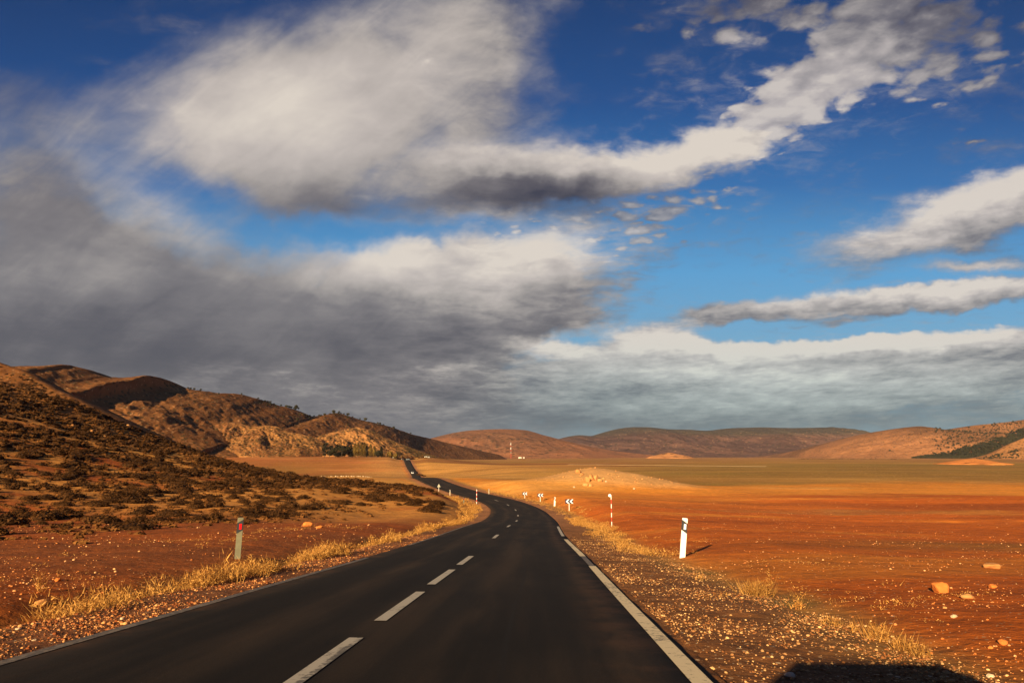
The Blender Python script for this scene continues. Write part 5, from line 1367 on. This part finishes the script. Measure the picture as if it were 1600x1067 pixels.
# ================================================================== far buildings and mast
M_wallw = simple('wall_white', (.72, .66, .55), 0.85, 0.1); M_wallt = simple('wall_tan', (.50, .30, .17), 0.9, 0.15); M_roofd = simple('roof_flat', (.30, .19, .12), 0.9); M_door = simple('door_dark', (.05, .04, .035), 0.7)
def house(px, Y, w, d, h, mat, lab, group, rz=0.0):
    x = G(px, Y); p = (x, Y, gz(x, Y)-0.1); root = thing('house', lab, 'house', p, rz, group)
    bm = bmesh.new(); box(bm, -w/2, w/2, -d/2, d/2, 0, h); bobj('wall', bm, mat, root)
    bm = bmesh.new(); box(bm, -w/2-0.15, w/2+0.15, -d/2-0.15, d/2+0.15, h+0.002, h+0.3); bobj('roof', bm, M_roofd if mat is M_wallt else mat, root)
    bm = bmesh.new(); box(bm, -0.5, 0.5, -d/2-0.03, -d/2+0.05, 0.02, 2.1); bobj('door', bm, M_door, root)
    for s_ in (-1, 1):
        bm = bmesh.new(); box(bm, s_*w*0.3-0.5, s_*w*0.3+0.5, -d/2-0.03, -d/2+0.05, 1.1, 2.1); bobj('window', bm, M_door, root)
    return root
GV = 'small buildings by the crest of the far road'
house(611.5, 722, 2.4, 2.4, 1.6, M_wallw, 'white hut left of the far road crest below the yellowish trees', GV)
house(614.8, 724, 1.5, 2, 2.0, M_wallt, 'small tan hut right of the white one near the far road crest', GV)
house(628.0, 742, 1.8, 2, 1.1, M_wallw, 'low white hut beside the far road crest on its left', GV)
house(664.5, 735, 2.6, 3, 1.0, M_wallw, 'low white building a little right of the far road crest', GV)
house(669.0, 735, 1.6, 3, 1.0, M_wallw, 'smaller low white building rightmost near the far road crest', GV)
for px, lab, mt in ((635.0, 'white car at the crest of the far road, left one', M_carw), (638.0, 'silver car at the crest of the far road, right one', M_cars)):
    x = G(px, 742); car('car', lab, (x, 742, max(gz(x, 742), -4.9)), (0, 0, 0.3), mt, 'cars at the crest of the far road')
GV2 = 'village houses at the foot of the reddish hill'
for px, w, h, mt, lab in ((738.3, 7, 6, M_wallw, 'tall white village house, leftmost of the village'), (741.6, 5, 6, M_wallw, 'narrow white village house next to the leftmost'),
    (746.6, 4, 4, M_wallw, 'tiny white village house third from the left'), (758, 9, 4, M_wallt, 'tan village house left of the mast'),
    (765, 20, 5, M_wallt, 'long tan village house nearest left of the mast'), (774, 10, 4, M_wallt, 'small tan village house below the mast, left one'),
    (786, 8, 4, M_wallt, 'small tan village house below the mast, right one'), (812.5, 17, 5.5, M_wallw, 'long white village house right of the mast'), (818.5, 9, 5, M_wallw, 'shorter white village house right of the long one')):
    house(px, 2150, w*0.55, 6, h*0.7, mt, lab, GV2)
# radio mast
M_mastw = simple('mast_white', (.42, .36, .30), 0.6)
x = G(798.2, 2150); root = thing('radio_mast', 'red and white radio mast in front of the reddish hill', 'mast', (x, 2150, gz(x, 2150)))
Hm = 50.0
for k in range(7):
    bm = bmesh.new(); z0, z1 = Hm*k/7, Hm*(k+1)/7; w0 = 1.5-1.1*k/7; w1 = 1.5-1.1*(k+1)/7
    for a in range(3):
        a0 = a*2.094; a1 = (a+1)*2.094
        tube(bm, [(math.cos(a0)*w0, math.sin(a0)*w0, z0), (math.cos(a0)*w1, math.sin(a0)*w1, z1)], 0.20, 0.20, 5)
        tube(bm, [(math.cos(a0)*w0, math.sin(a0)*w0, z0), (math.cos(a1)*w1, math.sin(a1)*w1, z1)], 0.12, 0.12, 4)
        tube(bm, [(math.cos(a0)*w1, math.sin(a0)*w1, z1), (math.cos(a1)*w1, math.sin(a1)*w1, z1)], 0.12, 0.12, 4)
    bobj('mast_section', bm, M_mastw if k in (2, 4, 6) else M_red, root)
for z_, r0 in ((27.5, 1.6), (41, 1.5)):
    bm = bmesh.new()
    for a in range(3):
        c_, s_ = math.cos(a*2.094-1.57), math.sin(a*2.094-1.57); box(bm, c_*r0-0.7, c_*r0+0.7, s_*r0-0.5, s_*r0+0.5, z_, z_+5.5, 0.1)
    bobj('antenna_panel', bm, M_mastw, root)

# ================================================================== air
hz = bpy.data.materials.new('haze_air'); hz.use_nodes = True; t_ = hz.node_tree; t_.nodes.clear()
pv = t_.nodes.new('ShaderNodeVolumePrincipled'); pv.inputs['Color'].default_value = (0.62, 0.74, 1.0, 1); pv.inputs['Density'].default_value = 0.000017
ou = t_.nodes.new('ShaderNodeOutputMaterial'); t_.links.new(pv.outputs[0], ou.inputs['Volume'])
bm = bmesh.new(); box(bm, -20500, 20500, -20500, 20500, -60, 290)
o_ = bobj('haze', bm, hz); tag(o_, 'thin haze over the far hills', None, kind='stuff')
